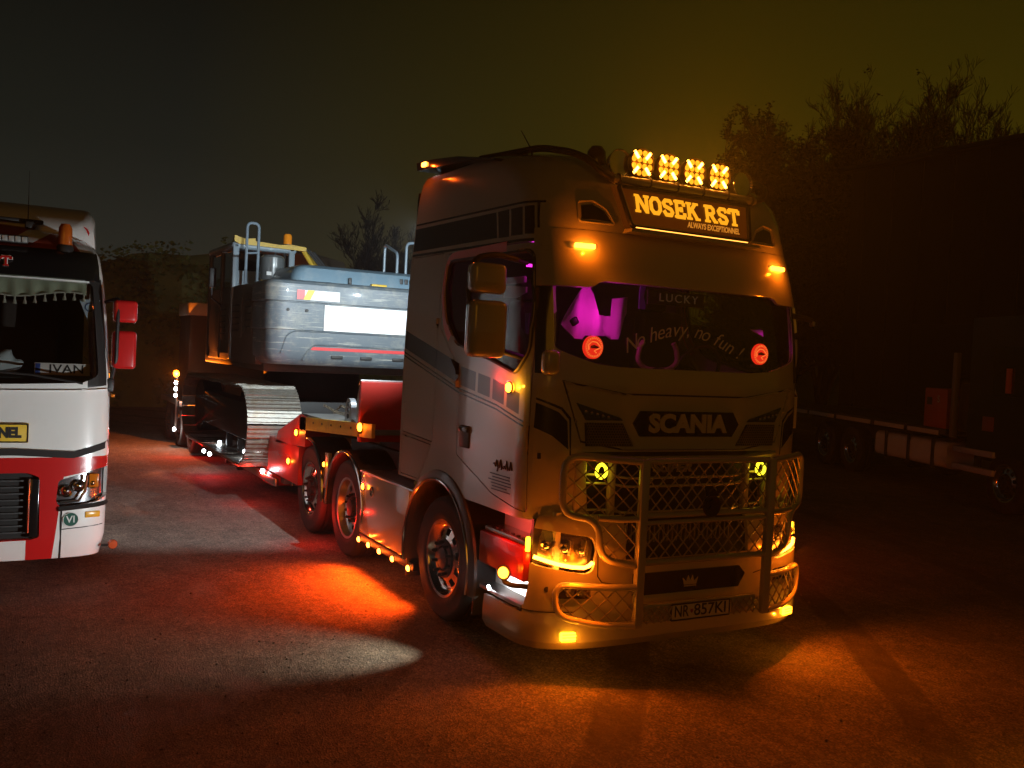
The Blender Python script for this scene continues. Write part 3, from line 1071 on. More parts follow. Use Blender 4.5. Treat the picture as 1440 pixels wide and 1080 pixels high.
for sg in (1, -1):
    # tray behind the lens
    tray = HL[sg].copy()
    for v in tray.verts:
        v.co += Vector((-sg*.02, -.075, 0))
    hl = ob('headlamp', tray, mat('lamp_tray', (.22, .18, .12), .25, metal=.8), TR)
    ob('lens', HL[sg], LENS, hl)
    for x, z, r in ((.88, .865, .036), (1.0, .88, .040), (1.12, .90, .036)):
        y = BS.fy(x, z)-.055
        lth('projector', [(r, -.01), (r*.95, .02), (r*.8, .012), (r*.7, .02), (r*.35, .032), (.001, .036)], (sg*x, y, z), CHROME, hl, 1, 24)
    for x in (.865, .975, 1.08):
        bm = nb()
        box(bm, (sg*x, BS.fy(x, .88)-.05, .885), (.010, .05, .10), .003, Matrix.Rotation(sg*R(-8), 3, 'Y'))
        ob('fin', bm, ALU, hl)
    bm = nb()
    xs = [.815, .845, .88, .97, 1.06, 1.13, 1.20]
    zz = [.790, .768, .757, .765, .782, .802, .824]
    tube(bm, [(sg*x, BS.fy(x, z)-.014, z) for x, z in zip(xs, zz)], .013, 8)
    ob('led_strip', bm, glow('led_strip', (1.0, .27, .018), 30), hl)
    bm = nb()
    box(bm, (sg*1.222, BS.fy(1.222, .9)-.02, .90), (.022, .03, .10), .008, Matrix.Rotation(sg*R(40), 3, 'Z'))
    ob('turn_signal', bm, YELG, hl)
    for x in (.88, 1.02, 1.16):
        light('led_strip_light', (sg*x, BS.fy(x, .77)+.18, .80), (1, .15, .003), 1.7, TR, .05)
    light('led_strip_light', (sg*1.02, BS.fy(1.02, .77)+.10, .78), (1, .125, .002), 58, TR, 0, 155, (sg*.35, .80, -.42), .4)
    light('turn_signal_light', (sg*1.30, -.02, .89), AMBER, 1.6, TR, .04)
    # amber lamp under the lip
    bm = nb()
    box(bm, (sg*1.0, BS.fy(1.0, .3)+.008, .305), (.105, .04, .058), .008, Matrix.Rotation(-sg*R(14), 3, 'Z'))
    ll = ob('lip_lamp', bm, YELG, BUMP)
    for z in (.285, .305, .325):
        bm = nb()
        box(bm, (sg*1.0, BS.fy(1.0, .3)+.029, z), (.10, .006, .004), .001, Matrix.Rotation(-sg*R(14), 3, 'Z'))
        ob('rib', bm, AMBOFF, ll)
    light('lip_lamp_light', (sg*1.01, BS.fy(1.0, .3)+.12, .25), (1, .24, .008), 2.2, TR, .03)
    # panel seams of the bumper: vertical step by the bull bar, tow eye
    bm = nb()
    tube(bm, [(sg*.80, BS.fy(.8, z)+.001, z) for z in (1.09, 1.02, .97)]+[(sg*.785, BS.fy(.78, z)+.001, z) for z in (.9, .8, .70)]+[(sg*.75, BS.fy(.75, .66)+.001, .655), (sg*.62, BS.fy(.62, .62)+.001, .63)], .004, 5)
    ob('seam', bm, INTER, BUMP)
    bm = nb()
    tube(bm, [BS.P(t if sg > 0 else PI-t, .462)+Vector((0, .002, 0)) for t in [k*.04 for k in range(0, 26)]], .0035, 5)
    ob('seam', bm, INTER, BUMP)
    lth('tow_eye_cover', [(.018, -.01), (.018, .003), (.001, .003)], (sg*1.13, BS.fy(1.13, .62)+.0, .615), INTER, BUMP, 1, 14)
# dark centre panel with crown
bm = nb()
prism(bm, [(.50, .70), (-.46, .70), (-.52, .64), (-.46, .545), (.50, .545)], 1, .11, .135)
cp = ob('bumper_panel', bm, GLOSSBLACK, TR)
crown = [(.07, .645), (.055, .595), (-.055, .595), (-.07, .645), (-.035, .618), (-.02, .662), (0, .622), (.02, .662), (.035, .618)]
bm = nb(); prism(bm, crown, 1, .1355, .139); ob('crown_mark', bm, CREAM, cp)
bm = nb(); box(bm, (0, .137, .585), (.11, .003, .008)); ob('crown_base', bm, CREAM, cp)
# number plate
PLW = mat('plate_white', (.55, .52, .46), .4)
npl = bxo('number_plate', (0, .262, .445), (.52, .012, .115), PLW, TR, .004)
bm = nb()
tube(bm, rnd([(.265, .268, .50), (-.265, .268, .50), (-.265, .268, .389), (.265, .268, .389)], .01, 3, True), .006, 6, True)
ob('plate_frame', bm, BLACK, npl)
PLK = mat('plate_text', (.012, .012, .012), .5)
txt('plate_letters', 'NR', .115, PLK, npl, facing((.175, .2695, .445), (-1, 0, 0), (0, 0, 1)), .001, .001, 0, 1, width=.125)
txt('plate_digits', '857KI', .115, PLK, npl, facing((-.085, .2695, .445), (-1, 0, 0), (0, 0, 1)), .001, .001, 0, 1, width=.29)
bm = nb(); prism(bm, [(.095, .458), (.073, .458), (.073, .44), (.084, .428), (.095, .44)], 1, .2685, .2705); ob('plate_shield', bm, mat('shield_red', (.3, .02, .02), .5), npl)
bxo('plate_beam', (0, .225, .445), (1.06, .05, .13), TUBE, TR, .01)

# ---- bull bar: two flat posts, side loops, cross bars and wire mesh
BB = bpy.data.objects.new('bull_bar', None); COL.objects.link(BB); BB.parent = TR; BB.location = (0, .3, .3)
BBM = Matrix.Translation((0, -.3, -.3))
def bb(name, bm, m=TUBE, smooth=40):
    for v in bm.verts: v.co = BBM @ v.co
    return ob(name, bm, m, BB, smooth)
def by(x):  # bars sweep back at the sides
    return .285-.20*max(0, (abs(x)-.58)/.5)**1.6
for sg in (1, -1):
    bm = nb(); box(bm, (sg*.575, .29, .945), (.068, .05, 1.14), .012); bb('post', bm)
    bm = nb()
    pth = [(sg*.60, 1.50), (sg*.85, 1.515), (sg*1.085, 1.525), (sg*1.085, 1.13), (sg*.87, 1.105), (sg*.845, .84), (sg*.61, .80)]
    p3 = rnd([(x, by(x), z) for x, z in pth], .13, 7)
    tube(bm, p3, .0245, 14); bb('side_loop', bm)
    bm = nb(); tube(bm, [(sg*.60, .285, 1.115), (sg*.72, by(.72), 1.112), (sg*.87, by(.87), 1.118)], .022, 10); bb('side_bar', bm)
    bm = nb()
    pth = [(sg*.60, .655), (sg*.80, .655), (sg*1.11, .66), (sg*1.09, .45), (sg*.85, .40), (sg*.60, .395)]
    p3 = rnd([(x, by(x)+.01, z) for x, z in pth], .11, 7)
    tube(bm, p3, .0235, 14); bb('lower_loop', bm)
for z, r in ((1.505, .021), (1.135, .021), (1.085, .016), (.815, .021)):
    bm = nb(); tube(bm, [(-.55, .285, z), (.55, .285, z)], r, 10); bb('cross_bar', bm)
def mesh_panel(xz, pitch, name='wire_mesh', r=.0052):
    """diagonal wires clipped to a polygon"""
    bm = nb()
    x0, x1 = min(p[0] for p in xz), max(p[0] for p in xz)
    z0, z1 = min(p[1] for p in xz), max(p[1] for p in xz)
    for s in (1, -1):
        k = -60
        while k < 60:
            c = k*pitch
            cur = []
            n = 60
            for i in range(n+1):
                z = z0+(z1-z0)*i/n
                x = c+s*(z-z0)*.95
                if inside((x, z), xz):
                    cur.append((x, z))
                elif len(cur) > 2:
                    break
                else:
                    cur = []
            if len(cur) > 2:
                st = cur[::max(1, len(cur)//3)]
                if st[-1] != cur[-1]: st.append(cur[-1])
                tube(bm, [(x, by(x)+s*r*.6-.004, z) for x, z in st], r, 5)
            k += 1
    return bb(name, bm, mat('mesh_wire', (.30, .26, .20), .35, metal=.3))
mesh_panel([(-.54, 1.15), (.54, 1.15), (.54, 1.49), (-.54, 1.49)], .102)
mesh_panel([(-.54, .83), (.54, .83), (.54, 1.075), (-.54, 1.075)], .102)
mesh_panel([(-.53, .39), (-.27, .39), (-.27, .50), (-.53, .50)], .06)
mesh_panel([(.27, .39), (.53, .39), (.53, .50), (.27, .50)], .06)
for sg in (1, -1):
    def sx(l): return [(sg*x, z) for x, z in l]
    mesh_panel(sx([(.61, 1.13), (1.0, 1.145), (1.065, 1.2), (1.065, 1.46), (1.0, 1.505), (.61, 1.49)]), .102)
    mesh_panel(sx([(.61, .83), (.80, .85), (.84, .90), (.85, 1.08), (.61, 1.09)]), .102)
    mesh_panel(sx([(.61, .41), (.86, .42), (1.07, .47), (1.085, .62), (1.05, .645), (.61, .635)]), .105)
# round shield emblem on the bars
bm = nb()
lathe(bm, [(.001, .01), (.055, .01), (.062, .0), (.075, .0), (.08, .012), (.075, .018), (.064, .012), (.001, .016)], (0, .31, 1.19), 1, 28)
em = bb('round_emblem', bm, mat('emblem_dark', (.03, .02, .012), .3, metal=.5))
bm = nb(); prism(bm, [(x, z+.06) for x, z in [(.06, 1.245), (.05, 1.20), (-.05, 1.20), (-.06, 1.245), (-.03, 1.225), (0, 1.26), (.03, 1.225)]], 1, .31, .325); bb('emblem_crown', bm, mat('emblem_dark', ()))
bm = nb(); prism(bm, [(.04, 1.22), (.0, 1.235), (-.035, 1.215), (-.045, 1.19), (-.02, 1.175), (-.035, 1.155), (0, 1.145), (.03, 1.17), (.015, 1.195), (.045, 1.20)], 1, .325, .333); bb('emblem_head', bm, mat('emblem_dark', ()))

# ---- step well behind the headlamp, with its lamps
for sg in (1, -1):
    bm = nb(); box(bm, (sg*1.04, -.38, .76), (.04, .72, .72)); ob('step_well', bm, mat('well_white', (.70, .68, .64), .35), TR)
    bm = nb(); box(bm, (sg*1.13, -.43, .90), (.20, .60, .03), .008); s_ = ob('step_tread', bm, ALU, TR)
    for k in range(6):
        bm = nb(); tube(bm, [(sg*1.20, -.60+.08*k, .912), (sg*1.20, -.60+.08*k, .926)], .016, 8); ob('grip_stud', bm, DARK, s_)
    bm = nb(); box(bm, (sg*1.165, -.455, .755), (.16, .67, .24), .02); ob('step_riser', bm, REDLIT, TR)  # red light in the step well is put into the riser's colour
    bm = nb(); box(bm, (sg*1.15, -.43, .47), (.20, .62, .03), .008); ob('step_tread', bm, ALU, TR)
    bm = nb(); box(bm, (sg*1.10, -.43, .56), (.03, .62, .16), .006); ob('step_back', bm, MATS['well_white'], TR)
    bm = nb(); box(bm, (sg*1.08, -.11, .76), (.22, .03, .62)); ob('well_end', bm, BLACK, TR)
    bm = nb(); tube(bm, rnd([(sg*1.14, -.10, .60), (sg*1.28, -.20, .60), (sg*1.32, -.24, .62), (sg*1.32, -.24, .66)], .03, 4), .018, 8); st = ob('lamp_stalk', bm, BLACK, TR)
    lamp(TR, (sg*1.325, -.235, .685), (.8*sg, .55, .05), AMBHOT, .04, 'stalk_lamp', (AMBER, 1.6))
# white manoeuvring lamp in the well (camera side), throws the pale fan on the ground
bm = nb(); tube(bm, [(1.262, -.55, .500), (1.272, -.55, .498)], .018, 12); ob('manoeuvring_lamp', bm, WHT, TR)
light('manoeuvring_lamp_light', (1.31, -.62, .42), (1.0, .94, .74), 80, TR, .03, 60, (.89, -.40, -.36), 1.0)
light('well_lamp_light', (1.215, -.27, .555), (.88, .98, 1.0), 470, TR, .012, 46, (2.75, -3.25, .95), .55)
light('well_lamp_light', (1.30, -.42, .60), (.95, .97, 1.0), 12, TR, .03, 95, (-.85, .12, -.40), .5)
light('well_lamp_light', (1.30, -.36, .98), (1.0, .05, .04), 2.2, TR, .03)

# ---- front wheel, arch
for sg in (1, -1):
    wheel(TR, (sg*1.05, -1.5, .5), sg, .505, .33, .305, 'steer')
    bm = nb()
    prof = []
    N = 26
    A = [R(-12+204*k/N) for k in range(N+1)]
    for (r, x) in ((.60, .80), (.60, 1.22), (.615, 1.275), (.655, 1.285), (.70, 1.262), (.705, 1.24)):
        prof.append([bm.verts.new((sg*x, -1.5+r*math.cos(a)*(1.0 if r < .62 else 1), .5+r*math.sin(a)*1.02)) for a in A])
    for a, b in zip(prof, prof[1:]):
        for k in range(N): bm.faces.new((a[k], a[k+1], b[k+1], b[k]))
    ob('wheel_arch', bm, mat('arch_plastic', (.055, .045, .032), .38, coat=.3, var=.2), TR, 50)
    bm = nb(); tube(bm, [(sg*1.287, -1.5+.632*math.cos(a), .5+.632*1.02*math.sin(a)) for a in A], .012, 8); ob('arch_trim', bm, CHROME, TR)
    bm = nb(); box(bm, (sg*1.05, -.87, .42), (.36, .02, .42)); ob('mud_flap', bm, BLACK, TR)
    bm = nb(); box(bm, (sg*1.05, -2.13, .46), (.40, .02, .5)); ob('mud_flap', bm, BLACK, TR)

# ---- side skirt with lamps
for sg in (1, -1):
    bm = nb(); box(bm, (sg*1.215, -2.775, .655), (.045, 1.22, .60), .012); sk = ob('side_skirt', bm, CREAM, TR)
    bm = nb(); box(bm, (sg*1.05, -2.685, .955), (.37, 1.42, .022), .006); ob('catwalk', bm, mat('tread_plate', (.16, .15, .14), .4, metal=.8, bump=1.0, bscale=40), TR)
    bm = nb(); box(bm, (sg*1.21, -2.70, .305), (.05, 1.38, .07), .012); ob('sill', bm, BLACK, TR)
    bm = nb(); box(bm, (sg*1.225, -2.685, .96), (.05, 1.42, .02), .006); ob('skirt_rail', bm, ALU, TR)
    for k in range(4):
        bm = nb(); tube(bm, [(sg*(1.0+.03*k), -2.5+.14*k, .985), (sg*1.10, -2.35+.14*k, .985)], .02, 8); ob('air_coupling', bm, ALU, TR)
    bm = nb(); box(bm, (sg*.95, -2.68, .62), (.45, 1.3, .55), .08); ob('fuel_tank', bm, DARK, TR)
for y in (-3.33, -3.06, -2.77, -2.44, -2.07):
    for sg in (1, -1):
        lamp(TR, (sg*1.243, y, .292), (sg, 0, -.1), REDO, .026, 'sill_lamp', ((1, .10, .006), 1.6), .03)
        light('sill_lamp_light', (sg*1.30, y, .292), (1, .068, .003), 84, TR, 0, 124, (sg*.64, 0, -.77), .85, .02)
for y, z in ((-3.30, .815), (-2.08, .815)):
    lamp(TR, (1.238, y, z), (1, 0, 0), AMB, .028, 'side_marker', (AMBER, .5))
bm = nb()
ring = [(1.243, -3.06+.035*math.cos(a), .80+.042*math.sin(a)) for a in [2*PI*k/18 for k in range(18)]]
tube(bm, ring, .009, 6, True); tube(bm, [(1.243, -3.04, .80), (1.243, -3.08, .80)], .008, 6); ob('skirt_badge', bm, CHROME, TR)
# ---- rear wheels, fenders, chassis
for y in (-3.91, -5.22):
    for sg in (1, -1):
        wheel(TR, (sg*1.04, y, .5), sg, .505, .33, .305, 'steer' if y < -4 else 'drive')
        bm = nb()
        A = [R(-5+190*k/20) for k in range(21)]
        prof = []
        for r, x in ((.56, .82), (.56, 1.20), (.575, 1.225), (.60, 1.225), (.605, 1.2), (.605, .82)):
            prof.append([bm.verts.new((sg*x, y+r*math.cos(a), .5+r*math.sin(a))) for a in A])
        for a, b in zip(prof, prof[1:]):
            for k in range(20): bm.faces.new((a[k], a[k+1], b[k+1], b[k]))
        fe = ob('fender', bm, BLACK, TR, 50)
        bm = nb(); tube(bm, [(sg*1.23, y+.588*math.cos(a), .5+.588*math.sin(a)) for a in A], .018, 8); ob('fender_trim', bm, CHROME, fe)
    bm = nb(); cyl(bm, (-.9, y, .5), (.9, y, .5), .08, seg=14); ob('axle', bm, DARK, TR)
lamp(TR, (1.236, -4.565, .87), (1, 0, 0), AMB, .026, 'side_marker', (AMBER, .4))
bm = nb(); box(bm, (1.20, -4.565, .80), (.04, .14, .40), .01); ob('fender_bridge', bm, CREAM, TR)
for sg in (1, -1):
    bm = nb(); box(bm, (sg*.40, -3.2, .88), (.09, 5.6, .28), .01); ob('chassis_rail', bm, DARK, TR)
bm = nb(); box(bm, (0, -4.5, 1.08), (.9, 1.0, .10), .03); ob('fifth_wheel', bm, DARK, TR)
bm = nb(); cyl(bm, (-1.0, -1.5, .5), (1.0, -1.5, .5), .06, seg=12); ob('front_axle', bm, DARK, TR)
bm = nb(); box(bm, (0, -1.3, .78), (.8, 2.2, .5), .05); ob('engine', bm, INTER, TR)

# ---- door mirrors
for sg in (1,):
    bm = nb()
    box(bm, (sg*1.605, -.16, 2.665), (.25, .13, .20), .04, seg=4); m1 = ob('wide_mirror', bm, CREAM, TR, 60)
    bm = nb()
    box(bm, (sg*1.59, -.17, 2.335), (.265, .14, .375), .045, seg=4); m2 = ob('main_mirror', bm, CREAM, TR, 60)
    for m_, z, h in ((m1, 2.665, .16), (m2, 2.335, .32)):
        bm = nb(); box(bm, (sg*1.60, -.236 if m_ is m1 else -.241, z), (.215, .006, h), .002); ob('mirror_glass', bm, mat('mirror_silver', (.8, .8, .8), .02, metal=1), m_)
    bm = nb(); tube(bm, rnd([(sg*1.20, -.35, 2.82), (sg*1.5, -.24, 2.84), (sg*1.68, -.20, 2.80), (sg*1.72, -.20, 2.6), (sg*1.66, -.19, 2.24), (sg*1.24, -.28, 2.16)], .07), .02, 10); ob('mirror_arm', bm, BLACK, TR)
    lamp(TR, (sg*1.262, -.40, 1.945), (1*sg, .1, .0), AMB, .034, 'door_marker', (AMBER, 1.3))
light('door_glow_light', (1.31, -.56, 1.98), (1.0, .02, .015), 1.6, TR, .05)
light('door_glow_light', (1.30, -.30, 1.96), (1.0, .45, .02), .7, TR, .05)
bm = nb(); tube(bm, [(-1.19, -.20, 2.60), (-1.30, -.17, 2.585), (-1.36, -.16, 2.57)], .022, 8); ar = ob('camera_arm', bm, BLACK, TR)
bm = nb(); box(bm, (-1.37, -.16, 2.545), (.03, .05, .04), .01); ob('camera_head', bm, ALU, ar)
# small kerb mirror hung at the screen corner
bm = nb(); box(bm, (1.165, -.03, 2.135), (.12, .10, .17), .04, seg=4); ob('kerb_mirror', bm, CREAM, TR, 60)
# door lettering (haulier's small print)
dl = mat('door_print', (.03, .02, .02), .5)
for k in range(6):
    w = (.30, .26, .34, .30, .22, .28)[k]
    bm = nb(); box(bm, (1.2535, -.50+.02*(k % 2), 1.315-.022*k), (.002, w, .007)); ob('small_print', bm, dl, TR)
bm = nb()
for k in range(9):
    a = random.uniform(0, 6)
    tube(bm, [(1.2545, -.60+.03*k, 1.36+.03*math.sin(a)), (1.2545, -.585+.03*k, 1.40+.025*math.cos(a)), (1.2545, -.565+.03*k, 1.37)], .006, 5)
ob('haulier_print', bm, dl, TR)

# ---- interior: floor, back wall, seats, dashboard, curtains, lamps
bm = nb(); box(bm, (0, -1.2, 1.50), (2.36, 2.2, .04)); ob('cab_floor', bm, INTER, TR)
bm = nb(); box(bm, (0, -2.1, 2.4), (2.30, .04, 1.8)); ob('bunk_wall', bm, mat('bunk', (.12, .10, .09), .8), TR)
bm = nb(); prism(bm, [(-.10, 2.08), (-.55, 2.08), (-.62, 1.95), (-.62, 1.55), (-.10, 1.55)], 0, -1.13, 1.13); ob('dashboard', bm, mat('dash', (.03, .027, .025), .6), TR)
SEATM = mat('seat_fabric', (.06, .05, .045), .9)
for x in (.62, -.62):
    bm = nb(); box(bm, (x, -1.0, 1.92), (.5, .5, .14), .05, seg=3); st = ob('seat', bm, SEATM, TR)
    bm = nb(); box(bm, (x, -1.24, 2.28), (.46, .13, .66), .05, Matrix.Rotation(R(-8), 3, 'X'), 3); ob('backrest', bm, SEATM, st)
    bm = nb(); box(bm, (x, -1.30, 2.70), (.26, .10, .18), .04, seg=3); ob('headrest', bm, SEATM, st)
bm = nb()
tube(bm, [(-.62+.22*math.cos(a), -.66+.08*math.sin(a), 2.12+.20*math.sin(a)) for a in [2*PI*k/28 for k in range(28)]], .016, 8, True); ob('steering_wheel', bm, BLACK, TR)
def cloth(name, poly, y0, m, parent, th=.012, amp=.012, freq=30, rot=0.0):
    """hanging cloth cut to an outline, with folds; poly in x,z"""
    bm = nb()
    prism(bm, poly, 1, -th/2, th/2)
    bmesh.ops.triangulate(bm, faces=[f for f in bm.faces if len(f.verts) > 4])
    bmesh.ops.subdivide_edges(bm, edges=bm.edges[:], cuts=4, use_grid_fill=True)
    bmesh.ops.triangulate(bm, faces=bm.faces[:])
    for v in bm.verts:
        v.co.y += y0+amp*math.sin(v.co.x*freq+v.co.z*5)+rot*(v.co.x)+.02*math.sin(v.co.z*9)
    return ob(name, bm, m, parent, 60)
CURT = mat('curtain_fabric', (.60, .50, .58), .85, var=.15, scale=10)
cloth('curtain', [(.715, 2.74), (.672, 2.735), (.632, 2.645), (.602, 2.495), (.465, 2.491), (.457, 2.622), (.316, 2.645), (.319, 2.527), (.437, 2.472), (.441, 2.326), (.49, 2.323), (.511, 2.345), (.698, 2.339), (.72, 2.312), (.819, 2.311), (.895, 2.408), (.783, 2.625)], -.34, CURT, TR, amp=.026, freq=34)
cloth('curtain_tie', [(.221, 2.75), (.155, 2.75), (.163, 2.66), (.140, 2.60), (.143, 2.565), (.209, 2.566)], -.36, mat('tie_violet', (.30, .16, .62), .8), TR)
cloth('curtain_edge', [(1.012, 2.70), (.977, 2.70), (.965, 2.494), (.988, 2.477)], -.30, CURT, TR)
bm = nb(); box(bm, (1.0, -.88, 2.735), (.03, .32, .05), .01); ob('curtain_rail_cloth', bm, CURT, TR)
bm = nb(); prism(bm, [(-1.04, 2.70), (-.70, 2.68), (-.70, 2.64), (-.86, 2.60), (-1.04, 2.61)], 0, .99, 1.005); ob('side_curtain', bm, CURT, TR)
bm = nb(); prism(bm, [(-.705, 2.487), (-.64, 2.486), (-.65, 2.33), (-.68, 2.34)], 0, .99, 1.0); ob('side_curtain', bm, MATS['tie_violet'], TR)
cloth('curtain_edge', [(-.846, 2.47), (-.968, 2.471), (-.972, 2.417)], -.30, CURT, TR, amp=.003)
bm = nb(); box(bm, (.86, -.24, 2.43), (.06, .012, .055), .012, Matrix.Rotation(R(35), 3, 'Y')); ob('curtain_clasp', bm, BLACK, TR)
bm = nb(); box(bm, (.80, -.62, 2.83), (.5, .02, .02)); ob('cab_led_strip', bm, glow('violet_led', (1, .03, .75), 4), TR)
MAG = (1.0, .015, .62)
light('cab_lamp_light', (.66, -.17, 2.52), MAG, 2.6, TR, .05)
light('cab_lamp_light', (.80, -.60, 2.75), MAG, .4, TR, .08)
light('cab_lamp_light', (-.95, -.26, 2.44), MAG, .03, TR, .03)
# lit discs, name board and horned trophy behind the glass are things of their own
def disc(x, z, lab):
    rt = root('lit_disc', lab, 'emblem', (x, -.135, z-.085), 0, 'lit red emblem discs behind the windscreen')
    lth('disc', [(.001, .010), (.076, .010), (.082, .004), (.082, -.012), (.001, -.012)], (0, 0, .085), glow('disc_face', (1.0, .028, .010), 1.25), rt, 1, 36)
    bm = nb()
    for k in range(26):
        a = 2*PI*k/26
        r0, r1 = .058, .072
        tube(bm, [(r0*math.cos(a), .013, .085+r0*math.sin(a)), (r1*math.cos(a+.09), .013, .085+r1*math.sin(a+.09))], .0028, 5)
    ob('rim_letters', bm, glow('disc_hot', (1.0, .24, .04), 1.6), rt)
    bm = nb(); prism(bm, [(.028, .095), (.0, .102), (-.03, .092), (-.042, .082), (-.02, .078), (.02, .076), (.03, .082)], 1, .011, .014); ob('figure', bm, mat('disc_dark', (.03, .003, .002), .5), rt)
    bm = nb(); tube(bm, [(.045, .016, .065), (.05, .016, .10), (.02, .016, .125), (-.02, .016, .12), (-.035, .016, .105), (-.055, .016, .085), (-.02, .016, .07), (.0, .016, .06), (-.02, .016, .045)], .0035, 5); ob('figure_line', bm, MATS['disc_hot'], rt)
    bm = nb(); box(bm, (0, -.02, -.01), (.12, .05, .03), .006); ob('stand', bm, BLACK, rt)
    light('disc_light', (0, .06, .085), (1, .06, .02), .12, rt, .05)
disc(.76, 2.255, 'glowing red round emblem at the windscreen corner beneath the magenta curtain')
disc(-.80, 2.275, 'glowing red round emblem at the far windscreen corner away from the curtain')
lk = root('name_board', 'dark board reading LUCKY hung inside the top of the windscreen', 'sign', (.03, -.17, 2.595))
bxo('board', (0, 0, .05), (.52, .015, .10), mat('board_dark', (.03, .02, .015), .5), lk, .004)
txt('board_letters', 'LUCKY', .085, mat('board_letter', (.30, .26, .20), .5, emis=(1, .6, .3), es=.03), lk, facing((-.02, .010, .05), (-1, 0, 0), (0, 0, 1)), .002, 0, 0, 1.25, width=.36)
hr = root('horned_trophy', 'pair of curved pale horns on the dashboard behind the windscreen', 'trophy', (.08, -.28, 2.08))
for sg in (1, -1):
    bm = nb(); tube(bm, rnd([(0, 0, .03), (sg*.12, 0, .04), (sg*.19, 0, .10), (sg*.17, 0, .20), (sg*.14, 0, .24)], .07), [.028]*4+[.026]*6+[.022]*6+[.016]*6+[.006]*4 if False else .02, 10); ob('horn', bm, mat('horn_bone', (.45, .36, .22), .5), hr)
bm = nb(); box(bm, (0, 0, .02), (.12, .10, .06), .02); ob('mount', bm, BLACK, hr)
# lettering on the windscreen, on an arc
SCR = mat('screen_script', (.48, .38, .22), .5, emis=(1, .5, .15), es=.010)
s_ = 'No heavy, no fun !'
wsp = bpy.data.objects.new('windscreen_lettering', None); COL.objects.link(wsp); wsp.parent = TR; wsp.location = (0, 0, 2.3)
adv_ = {'N': 1.3, ' ': .6, ',': .5, '!': .5, 'v': 1, 'y': 1, 'f': .8}
tot = sum(adv_.get(c, 1) for c in s_)
u = 0
for c in s_:
    a_ = adv_.get(c, 1)
    t = (u+a_/2)/tot
    u += a_
    if c == ' ': continue
    x = .575-t*1.06
    z = 2.265+.15*math.sin(PI*min(1, max(0, t)))
    sl = math.atan2(.15*PI*math.cos(PI*t), 1.06)
    y = SH.fy(x, z)+.003
    txt('letter', c, .15, SCR, wsp, Matrix.Translation((0, 0, -2.3)) @ facing((x, y, z), (-math.cos(sl), 0, math.sin(sl)), (-math.sin(sl)*1, 0, math.cos(sl))), .001, -.001, .35)

# ================================================================== LOW-LOADER TRAILER
LT = root('lowbed_trailer', 'red low-loader trailer coupled behind the cream truck, carrying the excavator', 'trailer', (0, -9, 0))
LT.location = (0, 0, 0)
TRED = mat('trailer_red', (.42, .022, .014), .4, coat=.3, var=.2, scale=5, dirt=(.10, .05, .035), dscale=4, damt=.55)
DECK = mat('deck_steel', (.20, .20, .19), .5, metal=.4, var=.4, scale=9, dirt=(.22, .17, .11), dscale=5, damt=.8, bump=.3)
bm = nb(); box(bm, (0, -3.50, 1.53), (2.50, .06, .60), .008); bh = ob('headboard', bm, TRED, LT)
bm = nb(); tube(bm, [(-1.25, -3.5, 1.84), (1.25, -3.5, 1.84)], .014, 8); ob('headboard_rail', bm, ALU, bh)
bm = nb(); box(bm, (0, -4.45, 1.33), (2.46, 2.10, .05)); ob('gooseneck_deck', bm, DECK, LT)
for sg in (1, -1):
    bm = nb(); prism(bm, [(-3.12, 1.44), (-5.55, 1.31), (-5.55, 1.16), (-3.12, 1.305)], 0, sg*1.215, sg*1.25); sb = ob('side_beam', bm, YELP, LT)
    bm = nb()
    for k in range(7):
        y = -3.4-.32*k
        tube(bm, [(sg*1.25, y, 1.365+.055*(y+3.4)*.9), (sg*1.257, y, 1.365+.055*(y+3.4)*.9)], .012, 8)
    ob('bolt_row', bm, DARK, sb)
    bm = nb(); prism(bm, [(-5.3, 1.32), (-5.55, 1.34), (-6.5, 1.05), (-6.6, .90), (-5.3, .98)], 0, sg*.95, sg*1.25); ob('neck_plate', bm, TRED, LT)
    bm = nb(); box(bm, (sg*1.10, -6.25, .72), (.30, 1.42, .46), .012); bk = ob('tool_locker', bm, TRED, LT)
    for k in range(8):
        for j in range(2):
            bm = nb(); tube(bm, [(sg*1.251, -5.92-.06*(k % 4)-(.34 if k > 3 else 0), .76+.04*j), (sg*1.255, -5.92-.06*(k % 4)-(.34 if k > 3 else 0), .76+.04*j)], .008, 6); ob('rivet', bm, ALU, bk)
    bm = nb(); box(bm, (sg*1.24, -9.2, .385), (.05, 5.4, .10), .012); ob('bed_rail', bm, ALU, LT)
    bm = nb(); box(bm, (sg*.80, -9.3, .42), (.70, 5.6, .12), .01); ob('bed_plank', bm, DECK, LT)
    bm = nb(); box(bm, (sg*1.10, -6.9, .40), (.32, .5, .16), .012); ob('bed_end', bm, TRED, LT)
for x in (-.35, .35):
    bm = nb(); box(bm, (x, -4.7, 1.18), (.16, 2.6, .22), .01); ob('neck_beam', bm, TRED, LT)
bm = nb(); box(bm, (0, -9.3, .38), (.9, 5.6, .22), .01); ob('spine', bm, TRED, LT)
bm = nb(); box(bm, (0, -14.2, .86), (2.50, 4.4, .10), .01); ob('rear_deck', bm, DECK, LT)
for y in (-12.9, -14.25, -15.6):
    for sg in (1, -1):
        wheel(LT, (sg*1.06, y, .42), sg, .42, .30, .245, 'steer')
    bm = nb(); cyl(bm, (-.9, y, .42), (.9, y, .42), .07, seg=12); ob('axle', bm, DARK, LT)
# support leg between locker and bed
for y in (-9.55, -8.75):
    bm = nb(); box(bm, (1.20, y, .50), (.09, .10, .50), .012); ob('stake', bm, DARK, LT)
